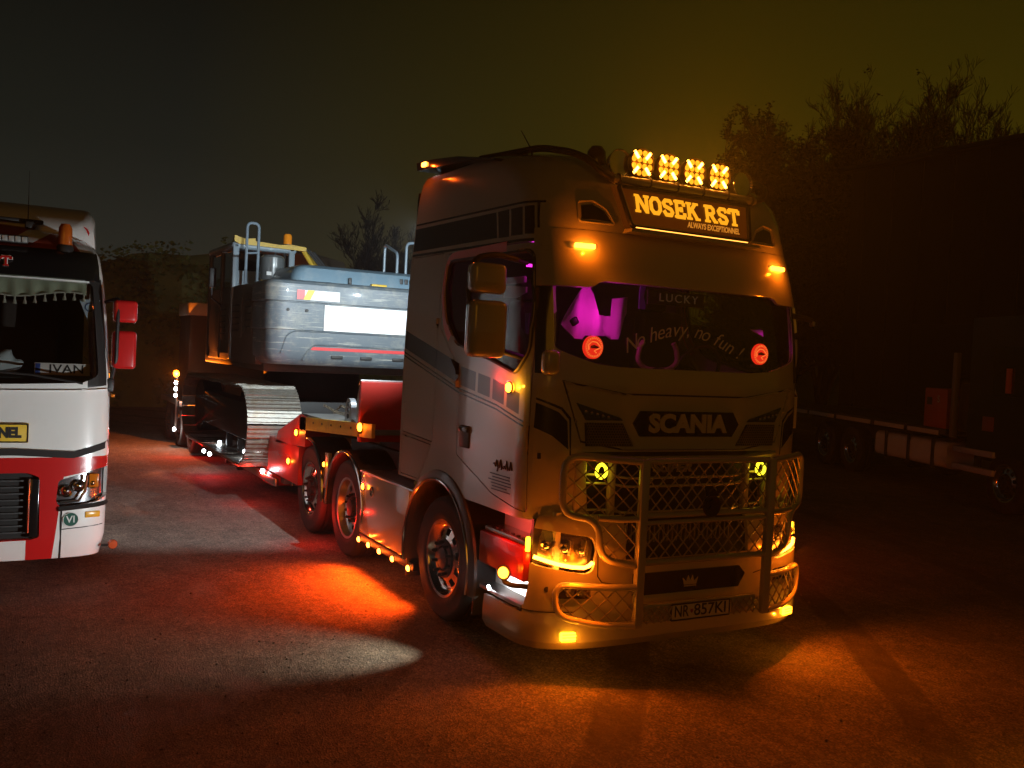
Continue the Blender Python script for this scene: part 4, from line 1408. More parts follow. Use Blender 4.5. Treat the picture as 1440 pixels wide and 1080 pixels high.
# lashing brackets on the gooseneck
for x, y, z, h in ((1.02, -4.05, 1.35, .42), (1.02, -4.42, 1.35, .26)):
    bm = nb(); prism(bm, rpoly([(y-.09, z), (y+.11, z), (y+.10, z+h*.8), (y+.05, z+h), (y-.03, z+h), (y-.09, z+h*.7)], .03), 0, x-.03, x+.03); br = ob('bracket_plate', bm, mat('zinc', (.50, .52, .54), .35, metal=.7, var=.2), LT)
    for k in range(3):
        bm = nb(); tube(bm, [(x+.03, y+.01, z+h*(.25+.25*k)), (x+.036, y+.01, z+h*(.25+.25*k))], .028, 10); ob('pin_hole', bm, DARK, br)
# lamps along the trailer
for y, z in ((-5.92, .735),):
    lamp(LT, (1.255, y, z), (1, .1, 0), AMB, .036, 'side_marker', ((1, .22, .02), 1.5))
lamp(LT, (1.258, -5.62, 1.115), (1, .1, 0), AMB, .036, 'side_marker', ((1, .22, .02), 1.2))
lamp(LT, (1.255, -3.42, 1.385), (1, .2, 0), AMB, .042, 'side_marker', (AMBER, 1.2))
for y, z, p in ((-8.02, .61, .3), (-7.05, .83, .35), (-6.98, .47, .5), (-9.75, .55, .4), (-11.0, .27, .6), (-10.5, .28, .5)):
    lamp(LT, (1.30, y, z), (.75, .65, 0), WHT, .033, 'work_lamp', ((.85, .93, 1), p))
light('underglow_light', (1.42, -7.3, .42), (1.0, .03, .015), 9, LT, .05)
light('underglow_light', (1.42, -9.9, .40), (1.0, .015, .008), 16, LT, .05)
light('underglow_light', (1.42, -12.5, .45), (1.0, .015, .008), 24, LT, .05)
light('locker_red_fill', (1.62, -6.0, .85), (1.0, .05, .03), 6.5, LT, .05)  # added red light without a lamp, brightens the locker side
light('underglow_light', (1.36, -4.6, .30), (1.0, .02, .008), 9, LT, .05)
# rear marker pole with white lamps and amber beacon
bm = nb(); tube(bm, [(1.30, -14.0, .30), (1.30, -14.0, 1.50)], .022, 8); mp = ob('marker_pole', bm, ALU, LT)
for z in (1.28, 1.16, 1.03, .36):
    lamp(LT, (1.32, -13.98, z), (.75, .65, 0), WHT, .038, 'work_lamp', ((.95, .97, .9), 5.0))
lamp(LT, (1.32, -13.98, 1.46), (.7, .7, 0), AMB, .06, 'pole_beacon', (AMBER, 240))

# loose lashing gear lying on the gooseneck
def chain(name, pts, lab):
    bm = nb()
    P_ = rnd(pts, .1, 6)
    for i in range(len(P_)-1):
        a, b = P_[i], P_[i+1]
        L = (b-a).length
        n = max(1, int(L/.045))
        for k in range(n):
            p, q = a.lerp(b, k/n), a.lerp(b, (k+1.25)/n)
            d = (q-p).normalized()
            x, y = frame_of(d)
            s = x if k % 2 else y
            tube(bm, [p+s*.012, q+s*.012, q-s*.012, p-s*.012], .006, 4, True)
    return tag(ob(name, bm, mat('rusty_chain', (.20, .16, .11), .6, metal=.6, var=.4, scale=30), None), lab, 'chain', 'lashing chains on the gooseneck')
chain('lashing_chain', [(.95, -5.6, 1.45), (.9, -5.2, 1.385), (.7, -4.9, 1.375), (.95, -4.6, 1.375), (1.05, -4.25, 1.375)], 'rusty chain lying along the gooseneck edge beside the bracket plates')
chain('lashing_chain', [(.45, -7.0, 1.15), (.6, -6.0, 1.42), (.85, -5.0, 1.45), (.98, -4.44, 1.56)], 'rusty chain stretched taut from the excavator track up to a bracket plate')
bm = nb()
for i in range(26):
    a = i*.5
    r = .10+.06*math.sin(i*1.7)
    bm_ = (.70+r*math.cos(a)+.10*math.sin(i*.3), -4.75+r*1.6*math.sin(a), 1.40+.0045*i)
    if i == 0: pp = [bm_]
    else: pp.append(bm_)
tube(bm, pp, .022, 6)
tag(ob('strap_heap', bm, mat('strap_cloth', (.30, .27, .20), .9, var=.3, scale=20), None), 'heap of dirty lashing straps on the gooseneck deck', 'strap')

# ================================================================== EXCAVATOR
EX = root('excavator', 'grey crawler excavator riding backwards on the red low-loader', 'excavator', (0, -9.3, .48))
EXI = Matrix.Translation((0, 9.3, -.48))
def ex(name, bm, m, parent=None, smooth=35):
    for v in bm.verts: v.co = EXI @ v.co
    return ob(name, bm, m, parent or EX, smooth)
EXG = mat('excavator_grey', (.10, .122, .138), .42, coat=.25, var=.12, scale=4, dirt=(.42, .38, .28), dscale=2.4, damt=.55, rvar=.1)
EXH = mat('excavator_hood', (.13, .20, .25), .38, coat=.3, var=.08, scale=4, dirt=(.35, .35, .33), dscale=5, damt=.3)
EXS = mat('excavator_side', (.085, .065, .045), .5, var=.25, scale=5, dirt=(.16, .11, .06), dscale=3, damt=.5)
_t = EXG.node_tree
_tc = _t.nodes.new('ShaderNodeTexCoord'); _mp = _t.nodes.new('ShaderNodeMapping'); _mp.inputs['Scale'].default_value = (1.1, 1.1, 26); _mp.inputs['Rotation'].default_value = (0, R(4), 0)
_t.links.new(_tc.outputs['Object'], _mp.inputs[0])
_n = _t.nodes.new('ShaderNodeTexNoise'); _n.inputs['Scale'].default_value = 1.6; _n.inputs['Detail'].default_value = 9; _n.inputs['Roughness'].default_value = .7
_t.links.new(_mp.outputs[0], _n.inputs['Vector'])
_r = _t.nodes.new('ShaderNodeMapRange'); _r.inputs[1].default_value = .56; _r.inputs[2].default_value = .66; _r.inputs[4].default_value = .8
_t.links.new(_n.outputs[0], _r.inputs[0])
_b = _t.nodes['Principled BSDF']
_m = _t.nodes.new('ShaderNodeMix'); _m.data_type = 'RGBA'; _m.inputs[7].default_value = (.46, .44, .36, 1)
_t.links.new(_b.inputs['Base Color'].links[0].from_socket, _m.inputs[6]); _t.links.new(_r.outputs[0], _m.inputs[0]); _t.links.new(_m.outputs[2], _b.inputs['Base Color'])
def cwy(x, z):
    k = min(1, abs(x)/1.47)
    b = .02*max(0, (2.02-z)/.12) if z < 2.02 else 0
    return -7.2+.80*(1-k**11)**(1/11)-b*3
CWZ = [1.90, 1.93, 2.0, 2.10, 2.30, 2.345, 2.352, 2.50, 2.69, 2.697, 2.705, 2.712, 2.85, 2.93, 2.965, 2.985]
CWO = [-.10, -.05, -.01, 0, 0, 0, .015, .015, .015, 0, 0, .03, .03, .025, 0, -.05]
bm = nb()
rows = []
for z, o in zip(CWZ, CWO):
    row = []
    for k in range(81):
        t = PI*k/80
        c, s = math.cos(t), math.sin(t)
        n = 11
        row.append(bm.verts.new((math.copysign(abs(c)**(2/n), c)*(1.455+o), -7.2+(.80+o)*s**(2/n), z)))
    rows.append(row)
for a, b in zip(rows, rows[1:]):
    for k in range(80): bm.faces.new((a[k], a[k+1], b[k+1], b[k]))
bm.faces.new(rows[-1]); bm.faces.new(rows[0][::-1])
CW = ex('counterweight', bm, EXG, None, 30)
def patch(name, x0, x1, z0, z1, m, parent, o=.02, th=.006, slant=0):
    bm = nb()
    N = 12
    g = []
    for dz, do in ((z0, th), (z1, th), (z1, 0), (z0, 0)):
        g.append([bm.verts.new((x0+(x1-x0)*k/N+(slant if dz == z1 else 0), cwy(x0+(x1-x0)*k/N, 2.5)+o+do, dz)) for k in range(N+1)])
    for i in range(4):
        a, b = g[i], g[(i+1) % 4]
        for k in range(N): bm.faces.new((a[k], a[k+1], b[k+1], b[k]))
    return ex(name, bm, m, parent)
BLANK = mat('blank_board', (.82, .82, .80), .45)
patch('white_board', .75, -1.0, 2.355, 2.685, BLANK, CW)
p_ = patch('warning_plate', 1.12, .56, 2.735, 2.86, mat('plate_pale', (.72, .70, .68), .4), CW, .035)
patch('plate_red', 1.12, 1.02, 2.736, 2.859, mat('plate_red', (.60, .10, .10), .4), CW, .041, .002)
patch('plate_yellow', 1.04, .95, 2.736, 2.859, mat('plate_yellow', (.70, .52, .03), .4), CW, .0435, .002, -.06)
patch('red_stripe', .90, -1.2, 2.10, 2.14, mat('stripe_red', (.62, .03, .03), .4), CW, .002, .003)
bm = nb()
pth = [(1.0, 1.97), (.93, 2.10), (.86, 2.17), (-.9, 2.17), (-1.0, 1.97)]
tube(bm, rnd([(x, cwy(x, 2.3)+.004, z) for x, z in pth], .06, 5), .012, 6); ex('moulding', bm, EXG, CW)
pth = [(1.28, 2.05), (1.22, 2.28), (1.12, 2.335), (-1.1, 2.335)]
bm = nb(); tube(bm, rnd([(x, cwy(x, 2.3)+.002, z) for x, z in pth], .08, 5), .010, 6); ex('moulding', bm, EXG, CW)
# hood
bm = nb()
rows = []
for z, o, yy in ((2.97, 0, -6.62), (3.08, -.02, -6.64), (3.17, -.07, -6.68), (3.215, -.16, -6.78), (3.225, -.28, -6.95)):
    rows.append([bm.verts.new(p) for p in rnd([(1.12+o, -8.4, z), (1.12+o, yy, z), (-1.35-o, yy, z), (-1.35-o, -8.4, z)], .16, 6)])
for a, b in zip(rows, rows[1:]):
    for k in range(len(a)-1): bm.faces.new((a[k], a[k+1], b[k+1], b[k]))
bm.faces.new(rows[-1])
HD = ex('engine_hood', bm, EXH, None, 40)
for x in (.35, -.9):
    bm = nb(); box(bm, (x, -6.61, 3.03), (.04, .05, .10), .01); ex('hood_latch', bm, BLACK, HD)
bm = nb(); box(bm, (-.05, -6.60, 3.005), (.22, .07, .035), .012); ex('hood_handle', bm, YELP, HD)
for k in range(9):
    bm = nb(); box(bm, (-.95+.07*k, -6.635, 3.09), (.045, .02, .07), .004); ex('hood_vent', bm, BLACK, HD)
for x in (1.22, .98, -.75, -1.2):
    bm = nb(); tube(bm, [(x, cwy(x, 2.5)+.005, 2.60), (x, cwy(x, 2.5)+.03, 2.60)], .022, 6); ex('bolt', bm, DARK, CW)
for x in (.78, -.78):
    bm = nb(); tube(bm, rnd([(x-.09, -6.72, 2.98), (x-.09, -6.72, 3.07), (x+.09, -6.72, 3.07), (x+.09, -6.72, 2.98)], .05, 4), .018, 8); ex('lifting_eye', bm, DARK, CW)
bm = nb(); box(bm, (1.36, cwy(1.2, 2.5)-.10, 2.45), (.05, .05, .22), .01); ex('corner_reflector', bm, mat('reflector_red', (.4, .02, .02), .2, coat=.8), CW)
for x in (.55, .15, -.3):
    bm = nb(); box(bm, (x, cwy(x, 2.5)-.004, 2.02), (.16, .03, .045), .01); ex('pocket', bm, DARK, CW)
# house side panels, deck
bm = nb(); box(bm, (1.26, -8.7, 2.42), (.36, 3.2, 1.10), .03); sd_ = ex('side_house', bm, EXS)
for y, w, z, h in ((-7.55, .5, 2.55, .55), (-8.3, .7, 2.50, .55), (-9.2, .7, 2.45, .55)):
    bm = nb(); box(bm, (1.443, y, z), (.012, w, h), .004); d_ = ex('access_door', bm, EXS, sd_)
    for k in range(5):
        bm = nb(); box(bm, (1.452, y, z-.18+.09*k), (.012, w*.6, .022), .003); ex('louvre', bm, BLACK, d_)
bm = nb(); box(bm, (-1.2, -8.7, 2.4), (.4, 3.2, 1.05), .03); ex('side_house', bm, EXS)
bm = nb(); box(bm, (0, -9.0, 1.86), (2.7, 4.0, .14), .03); ex('turntable_deck', bm, EXS)
bm = nb(); cyl(bm, (0, -9.3, 1.35), (0, -9.3, 1.82), .75, seg=32); ex('slew_ring', bm, DARK)
bm = nb(); box(bm, (0, -9.3, 1.12), (1.7, 2.4, .45), .05); ex('undercarriage', bm, DARK)
bm = nb(); box(bm, (1.30, -6.98, 2.965), (.28, .10, .03), .01); ex('step_edge', bm, YELP)
# air filter, exhaust
bm = nb(); lathe(bm, [(.001, .32), (.13, .315), (.165, .28), (.165, 0), (.15, -.08)], (1.06, -7.9, 3.08), 2, 24); ex('air_cleaner', bm, mat('cleaner_grey', (.10, .11, .11), .3, coat=.5))
bm = nb(); box(bm, (1.13, -7.745, 3.13), (.09, .006, .05)); ex('cleaner_label', bm, BLANK)
# cab of the excavator
ECB = mat('excavator_cab', (.23, .29, .33), .4, coat=.3, var=.1, dirt=(.10, .08, .06), dscale=4, damt=.4)
XC0, XC1, YC0, YC1 = .55, 1.46, -8.62, -10.3
for x, y in ((XC1-.04, YC0), (XC0+.05, YC0), (XC1-.04, YC1), (XC0+.05, YC1), (XC1-.04, -9.4)):
    bm = nb(); box(bm, (x, y, 2.75), (.09, .10, 1.70), .02); ex('cab_pillar', bm, ECB if y > -9 and x < 1.2 or y > -9 else EXS)
bm = nb(); box(bm, ((XC0+XC1)/2, (YC0+YC1)/2, 3.56), (XC1-XC0+.04, YC0-YC1+.1, .10), .04, seg=3); rf_ = ex('cab_roof', bm, ECB)
bm = nb(); box(bm, ((XC0+XC1)/2, YC0+.02, 2.55), (XC1-XC0-.1, .06, 1.3), .02); ex('cab_rear_panel', bm, ECB)
bm = nb(); box(bm, ((XC0+XC1)/2, YC0+.0, 3.33), (XC1-XC0-.18, .012, .30)); ex('rear_glass', bm, glass('ex_glass', (.25, .28, .28)))
bm = nb(); box(bm, (XC1-.03, -9.45, 3.1), (.012, 1.5, .75)); ex('side_glass', bm, glass('ex_glass', ()))
bm = nb(); box(bm, (XC1-.03, -9.45, 2.35), (.03, 1.6, .75), .01); ex('cab_door', bm, EXS)
for x in (.72, .86):
    bm = nb(); tube(bm, [(x, YC0+.07, 2.9), (x, YC0+.07, 3.5)], .02, 6); ex('cab_hose', bm, BLACK)
# yellow guards on the roof edge and along the boom side
bm = nb()
prism(bm, [(1.46, 3.62), (1.46, 3.70), (1.30, 3.66), (1.16, 3.68), (1.16, 3.64), (.80, 3.62), (.62, 3.64), (.40, 3.62), (.40, 3.56), (1.40, 3.58)], 1, YC0+.02, YC0+.09)
ex('roof_guard', bm, YELP)
for k, (x, y) in enumerate(((.42, -8.7), (.30, -8.9), (.18, -9.1))):
    bm = nb(); tube(bm, [(x, y, 3.62), (x-.20, y+.05, 3.30)], .035, 8); ex('boom_guard', bm, YELP)
    bm = nb(); tube(bm, [(x-.05, y+.02, 3.62), (x-.3, y+.02, 3.36)], .02, 8); ex('boom_hose', bm, BLACK)
bm = nb(); lathe(bm, [(.001, .16), (.045, .155), (.062, .13), (.064, 0)], (.63, -8.75, 3.66), 2, 20); bc_ = ex('beacon', bm, mat('beacon_amber', (.85, .28, .02), .2, coat=.8, emis=(1, .3, .01), es=.06))
bm = nb(); lathe(bm, [(.07, 0), (.07, -.04), (.05, -.05)], (.63, -8.75, 3.66), 2, 20); ex('base', bm, BLACK, bc_)
# handrails
def rail(pts, r=.020):
    bm = nb(); tube(bm, rnd(pts, .08, 6), r, 10); ex('handrail', bm, mat('rail_blue', (.16, .21, .25), .35, coat=.4))
rail([(1.46, -7.75, 2.96), (1.46, -7.75, 3.80), (1.30, -7.75, 3.80), (1.30, -7.75, 2.96)])
rail([(1.46, -7.75, 3.38), (1.30, -7.75, 3.40)], .014)
rail([(-.42, -6.9, 2.98), (-.42, -6.9, 3.50), (-.42, -7.4, 3.66), (-.42, -7.4, 2.98)])
rail([(-.55, -6.9, 2.98), (-.55, -6.9, 3.66), (-.8, -6.9, 3.66)])
# cab mirror on the dark side
bm = nb(); box(bm, (1.62, -9.2, 3.10), (.10, .05, .30), .02); mr_ = ex('cab_mirror', bm, BLACK)
bm = nb(); tube(bm, [(1.47, -9.3, 2.70), (1.62, -9.22, 2.80), (1.62, -9.22, 2.98)], .014, 6); ex('mirror_arm', bm, BLACK, mr_)
# crawler tracks: each shoe a part
SHOE = nb()
box(SHOE, (0, 0, 0), (.72, .175, .022))
for y in (-.06, 0, .06):
    prism(SHOE, [(y-.012, .011), (y+.012, .011), (y+.007, .040), (y-.007, .040)], 0, -.355, .355)
bmesh.ops.recalc_face_normals(SHOE, faces=SHOE.faces[:])
SHM = bpy.data.meshes.new('track_shoe'); SHOE.to_mesh(SHM); SHOE.free()
SHM.materials.append(mat('track_steel', (.30, .28, .24), .42, metal=.55, var=.4, scale=14, dirt=(.22, .16, .09), dscale=6, damt=.8, bump=.4, bscale=50))
rt_, yA, yB, zc_ = .515, -7.46, -11.4, 1.03
for sg in (1, -1):
    tr = bpy.data.objects.new('crawler_track', None); COL.objects.link(tr); tr.parent = EX; tr.location = EXI @ Vector((sg*1.18, -9.43, .5))
    Lm = (yA-yB)
    per = 2*Lm+2*PI*rt_
    n = int(per/.19)
    for k in range(n):
        s = per*k/n
        if s < Lm: y, z, a = yB+s, zc_+rt_, 0
        elif s < Lm+PI*rt_:
            th = (s-Lm)/rt_
            y, z, a = yA+rt_*math.sin(th), zc_+rt_*math.cos(th), -th
        elif s < 2*Lm+PI*rt_: y, z, a = yA-(s-Lm-PI*rt_), zc_-rt_, PI
        else:
            th = (s-2*Lm-PI*rt_)/rt_
            y, z, a = yB-rt_*math.sin(th), zc_-rt_*math.cos(th), PI-th
        o = put('track_shoe', SHM, tr)
        o.location = (0, y+9.43, z-.5)
        o.rotation_euler = (a+random.uniform(-.035, .035), random.uniform(-.012, .012), 0)
        o.location.z += random.uniform(-.006, .006)
    bm = nb()
    for v in box(bm, (sg*1.18, (yA+yB)/2, zc_), (.30, Lm, .55), .05): pass
    cyl(bm, (sg*1.03, yA, zc_), (sg*1.33, yA, zc_), .44, seg=24)
    cyl(bm, (sg*1.03, yB, zc_), (sg*1.33, yB, zc_), .44, seg=24)
    ex('track_frame', bm, DARK)
# boom behind the cab
bm = nb(); prism(bm, [(-8.6, 2.6), (-9.6, 3.55), (-12.5, 4.0), (-15.0, 2.6), (-14.7, 2.3), (-12.4, 3.5), (-9.8, 3.1), (-9.0, 2.3)], 0, -.55, -.15)
ex('boom', bm, EXS)

# work lamps on the back of the cream cab, pointed at the load
for x in (1.02, -1.0):
    c = Vector((x, -2.50, 3.30))
    bm = nb(); box(bm, c, (.12, .06, .09), .012); w_ = ob('rear_work_lamp', bm, BLACK, TR)
    bm = nb(); box(bm, c+Vector((0, -.032, 0)), (.10, .006, .07), .002); ob('lens', bm, WHT, w_)
    light('rear_work_lamp_light', c+Vector((0, -.08, 0)), (.80, .93, 1.0), 700 if x > 0 else 520, TR, .04, 96 if x > 0 else 88, (.10 if x > 0 else .05, -1, -.28), .35)

# ================================================================== WHITE AND RED TRUCK
RT = root('parked_truck', 'white and red truck cab with red mirrors and amber roof beacon', 'truck', (4.75, -3.5, 0))
RL = [(.22, 1.20, -.04, .40, 5), (.40, 1.235, .0, .40, 5), (1.0, 1.245, .0, .40, 5), (1.20, 1.245, .0, .40, 5), (1.72, 1.24, -.02, .40, 4.8), (2.10, 1.225, -.09, .42, 4.6), (2.44, 1.20, -.16, .45, 4.4), (2.62, 1.185, -.20, .48, 4.3),
      (2.87, 1.15, -.28, .55, 4.0), (2.96, 1.12, -.36, .62, 3.6), (3.05, 1.06, -.50, .75, 3.2), (3.12, .98, -.72, .80, 2.9), (3.16, .88, -1.0, .75, 2.8)]
RS = Shell(RL, -2.2, [.22, .30, .40, .52, .62, .74, .86, 1.0, 1.1, 1.2, 1.35, 1.5, 1.65, 1.72, 1.85, 1.98, 2.1, 2.22, 2.34, 2.44, 2.53, 2.62, 2.7, 2.78, 2.87, 2.91, 2.96, 3.0, 3.05, 3.09, 3.12, 3.14, 3.16], ds=.05, nside=8)
RS.bm.faces.new(RS.rows[-1])
RS.bm.normal_update()
RED2 = mat('truck_red', (.52, .014, .014), .25, coat=.9, var=.06, scale=4)
ROOFR = mat('roof_red', (.30, .05, .03), .3, coat=.6, var=.1, scale=4)
RPM = [WHITEP, RED2, BLACK, ROOFR]
wsR = rpoly([(1.07, 2.62), (-1.07, 2.62), (-1.13, 1.80), (-1.0, 1.74), (0, 1.70), (1.0, 1.74), (1.13, 1.80)], .05)
g = RS.take(wsR, 'f', gap=.005, lip=.01, off=-.005)
ob('windscreen', g, WINDOW, RT)
RS.paint([(.98, 2.87), (-.98, 2.87), (-.80, 3.155), (.80, 3.155)], 'f', 3)
for sg in (1, -1):
    RS.paint([(sg*.42, 2.95), (sg*.58, 2.93), (sg*.80, 3.10), (sg*.62, 3.12)], 'f', 0)
for sg in (1, -1):
    RS.paint([(sg*1.04, 2.66), (sg*1.145, 2.66), (sg*1.20, 1.80), (sg*1.20, 1.72), (sg*1.04, 1.70)], 'f', 2)
RS.paint([(1.3, 1.10), (-1.3, 1.10), (-1.3, 1.02), (-.875, .93), (-.80, .20), (-.60, .20), (.60, .20), (.80, .20), (.875, .93), (1.3, 1.02)], 'f', 1)
RS.paint([(.60, .395), (-.60, .395), (-.60, .20), (.60, .20)], 'f', 0)
bon = RS.take(rpoly([(1.22, 1.70), (1.0, 1.685), (0, 1.665), (-1.0, 1.685), (-1.22, 1.70), (-1.235, 1.23), (-.95, 1.145), (-.5, 1.175), (.5, 1.175), (.95, 1.145), (1.235, 1.23)], .03), 'f', gap=.006, lip=.03)
BO = ob('bonnet', bon, WHITEP, RT)
gp = rpoly([(.69, .93), (.60, .97), (-.60, .97), (-.69, .93), (-.70, .42), (-.64, .40), (.64, .40), (.70, .42)], .02)
gb = RS.take(gp, 'f', gap=.0, lip=0, off=-.06)
GR = ob('grille', gb, INTER, RT)
for k in range(9):
    z = .46+.055*k
    bm = nb(); box(bm, (0, RS.fy(0, z)-.035, z), (1.22, .02, .016), .003); ob('grille_slat', bm, BLACK, GR)
for sg in (1, -1):
    bm = nb(); tube(bm, [(sg*.61, .0, .92), (sg*.61, .0, .46)], .012, 6); ob('grille_trim', bm, CHROME, GR)
    bm = nb(); box(bm, (sg*.655, -.005, .67), (.07, .025, .50), .01); ob('grille_cheek', bm, GLOSSBLACK, GR)
    hp = rpoly([(sg*1.238, 1.005), (sg*1.15, .99), (sg*.865, .91), (sg*.835, .89), (sg*.82, .72), (sg*.86, .66), (sg*1.15, .70), (sg*1.238, .74)], .02)
    hb_ = RS.take(hp, 'f', gap=.005, lip=0)
    tr_ = hb_.copy()
    for v in tr_.verts: v.co += Vector((-sg*.02, -.07, 0))
    hl = ob('headlamp', tr_, mat('lamp_tray2', (.35, .35, .36), .18, metal=.9), RT)
    ob('lens', hb_, LENS, hl)
    for x, z, r in ((.90, .80, .055), (1.0, .84, .055), (1.11, .86, .05)):
        lth('projector', [(r, -.01), (r*.95, .02), (r*.8, .012), (r*.6, .02), (r*.3, .03), (.001, .033)], (sg*x, RS.fy(x, z)-.05, z), CHROME, hl, 1, 20)
    bm = nb(); tube(bm, [(sg*.855, RS.fy(.85, .7)-.02, .705), (sg*1.0, RS.fy(1.0, .7)-.02, .715), (sg*1.05, RS.fy(1.05, .8)-.02, .80), (sg*1.06, RS.fy(1.06, .9)-.02, .93)], .012, 6); ob('light_guide', bm, ALU, hl)
    bm = nb(); box(bm, (sg*1.12, RS.fy(1.12, .88)-.03, .885), (.08, .02, .12), .01); ob('turn_lens', bm, AMBOFF, hl)
    # black lamp lower lip, corner bumper seam, fog/indicator
    bm = nb(); tube(bm, [(sg*x, RS.fy(x, .655)+.004, .655+.06*(x-.84)) for x in (.84, .95, 1.05, 1.15, 1.2, 1.23)], .022, 6); ob('lamp_lip', bm, BLACK, RT)
    bm = nb(); box(bm, (sg*1.115, RS.fy(1.115, .59)+.004, .592), (.13, .02, .055), .008, Matrix.Rotation(-sg*R(18), 3, 'Z')); ob('indicator', bm, mat('indicator_amber', (.8, .38, .02), .25, coat=.7), RT)
    bm = nb(); tube(bm, [(sg*x, RS.fy(x, .48)+.001, .475+.05*(x-.84)) for x in (.86, .95, 1.05, 1.15, 1.2, 1.235)], .004, 5); ob('seam', bm, INTER, RT)
    bm = nb(); tube(bm, [(sg*.865, RS.fy(.865, z)+.002, z) for z in (.64, .5, .35, .22)], .008, 5); ob('seam', bm, INTER, RT)
    # side marker on a stalk
    bm = nb(); tube(bm, [(sg*1.2, -.12, .30), (sg*1.27, -.12, .30)], .012, 6); sk = ob('stalk', bm, BLACK, RT)
    bm = nb(); lathe(bm, [(.001, .02), (.034, .018), (.042, .0), (.042, -.03), (.001, -.035)], (sg*1.295, -.12, .30), 1, 18); ob('stalk_lens', bm, mat('stalk_red', (.55, .10, .03), .25, coat=.7), sk)
lipify(RS.bm, .03)
ob('cab_shell', RS.bm, RPM, RT, norm=False)
bm = nb()
XB = [-1.235+2.47*k/60 for k in range(61)]
def bz(x):
    x = abs(x)
    return 1.165 if x < .5 else (1.165-.03*(x-.5)/.45 if x < .95 else 1.135+.085*(x-.95)/.29)
r0 = [bm.verts.new((x, RS.fy(x, 1.15)+.006, bz(x)+.014)) for x in XB]
r1 = [bm.verts.new((x, RS.fy(x, 1.12)+.006, bz(x)-.045)) for x in XB]
for k in range(60): bm.faces.new((r0[k], r0[k+1], r1[k+1], r1[k]))
ob('bonnet_slot', bm, INTER, RT)
# visor with lettering
bm = nb()
rows = []
for z, o in ((2.885, .0), (2.865, .04), (2.77, .075), (2.63, .09), (2.622, .05)):
    rows.append([bm.verts.new((x*1.13*min(1, RS.par(z)[0]/1.17), RS.fy(x*1.10, z)+o*(1-abs(x)**8), z+.01*abs(x))) for x in [k/30-1 for k in range(61)]])
for a, b in zip(rows, rows[1:]):
    for k in range(60): bm.faces.new((a[k], a[k+1], b[k+1], b[k]))
VI = ob('visor', bm, GLOSSBLACK, RT, 50)
Mv = facing((0, -.148, 2.745), (-1, 0, 0), (0, -.25, 1))
for off_, m_, e_ in ((.010, WHITEP, .001), (.001, RED2, .003)):
    for k, c in enumerate('NOSEK RST'):
        if c == ' ': continue
        x = -.44+.098*k
        slab(c, x, .085, .085, VI, 'visor_letter', m_, Mv @ Matrix.Translation((0, 0, .0 if off_ > .005 else .006)), .030 if off_ > .005 else .016)
# yellow board
yb = bxo('bonnet_board', (0, .012, 1.31), (1.19, .012, .165), mat('board_yellow', (.72, .46, .02), .4), BO, .003)
bm = nb(); tube(bm, rnd([(.588, .02, 1.385), (-.588, .02, 1.385), (-.588, .02, 1.235), (.588, .02, 1.235)], .01, 3, True), .006, 5, True); ob('board_frame', bm, BLACK, yb)
txt('board_letters', 'ALWAYS EXCEPTIONNEL', .115, BLACK, yb, facing((0, .0195, 1.31), (-1, 0, 0), (0, 0, 1)), .0015, .007, 0, 1, width=1.09)
# vignette sticker
lth('round_sticker', [(.001, .004), (.060, .004), (.060, -.01)], (-.94, (RS.fy(.94, .56)+.012), .56), mat('sticker_green', (.02, .10, .07), .4), RT, 1, 28)
bm = nb(); ring = [(-.94+.060*math.cos(a), (RS.fy(.94, .56)+.012)+.003, .56+.060*math.sin(a)) for a in [2*PI*k/28 for k in range(28)]]; tube(bm, ring, .003, 5, True); ob('sticker_rim', bm, WHITEP, RT)
txt('sticker_text', 'VI', .085, WHITEP, RT, facing((-.94, (RS.fy(.94, .56)+.012)+.006, .56), (-1, 0, 0), (0, 0, 1)), .001, .001)
# roof gear
bm = nb(); box(bm, (0, -.27, 2.945), (1.10, .07, .065), .012); lb = ob('light_bar', bm, BLACK, RT)
for k in range(22):
    bm = nb(); box(bm, (-.52+.0495*k, -.232, 2.945), (.040, .008, .045), .003); ob('led_cell', bm, mat('led_cell', (.45, .45, .42), .25, metal=.4), lb)
for sg in (1, -1):
    bm = nb(); lathe(bm, [(.001, .19), (.035, .185), (.055, .15), (.058, .06), (.058, .0)], (sg*.84, -.36, 2.94), 2, 22); b_ = ob('beacon', bm, mat('beacon_orange', (.45, .09, .01), .2, coat=.8), RT)
    bm = nb(); lathe(bm, [(.06, .0), (.07, -.02), (.07, -.08), (.001, -.08)], (sg*.84, -.36, 2.94), 2, 22); ob('base', bm, BLACK, b_)
bm = nb(); box(bm, (-.57, -.66, 3.11), (.09, .16, .07), .02); an = ob('antenna', bm, BLACK, RT)
bm = nb(); box(bm, (-.40, -.70, 3.15), (.55, .10, .035), .012); ob('air_horn', bm, BLACK, an)
bm = nb(); tube(bm, [(-.55, -.68, 3.13), (-.55, -.69, 3.60)], [.005, .002], 6); ob('whip', bm, BLACK, an)
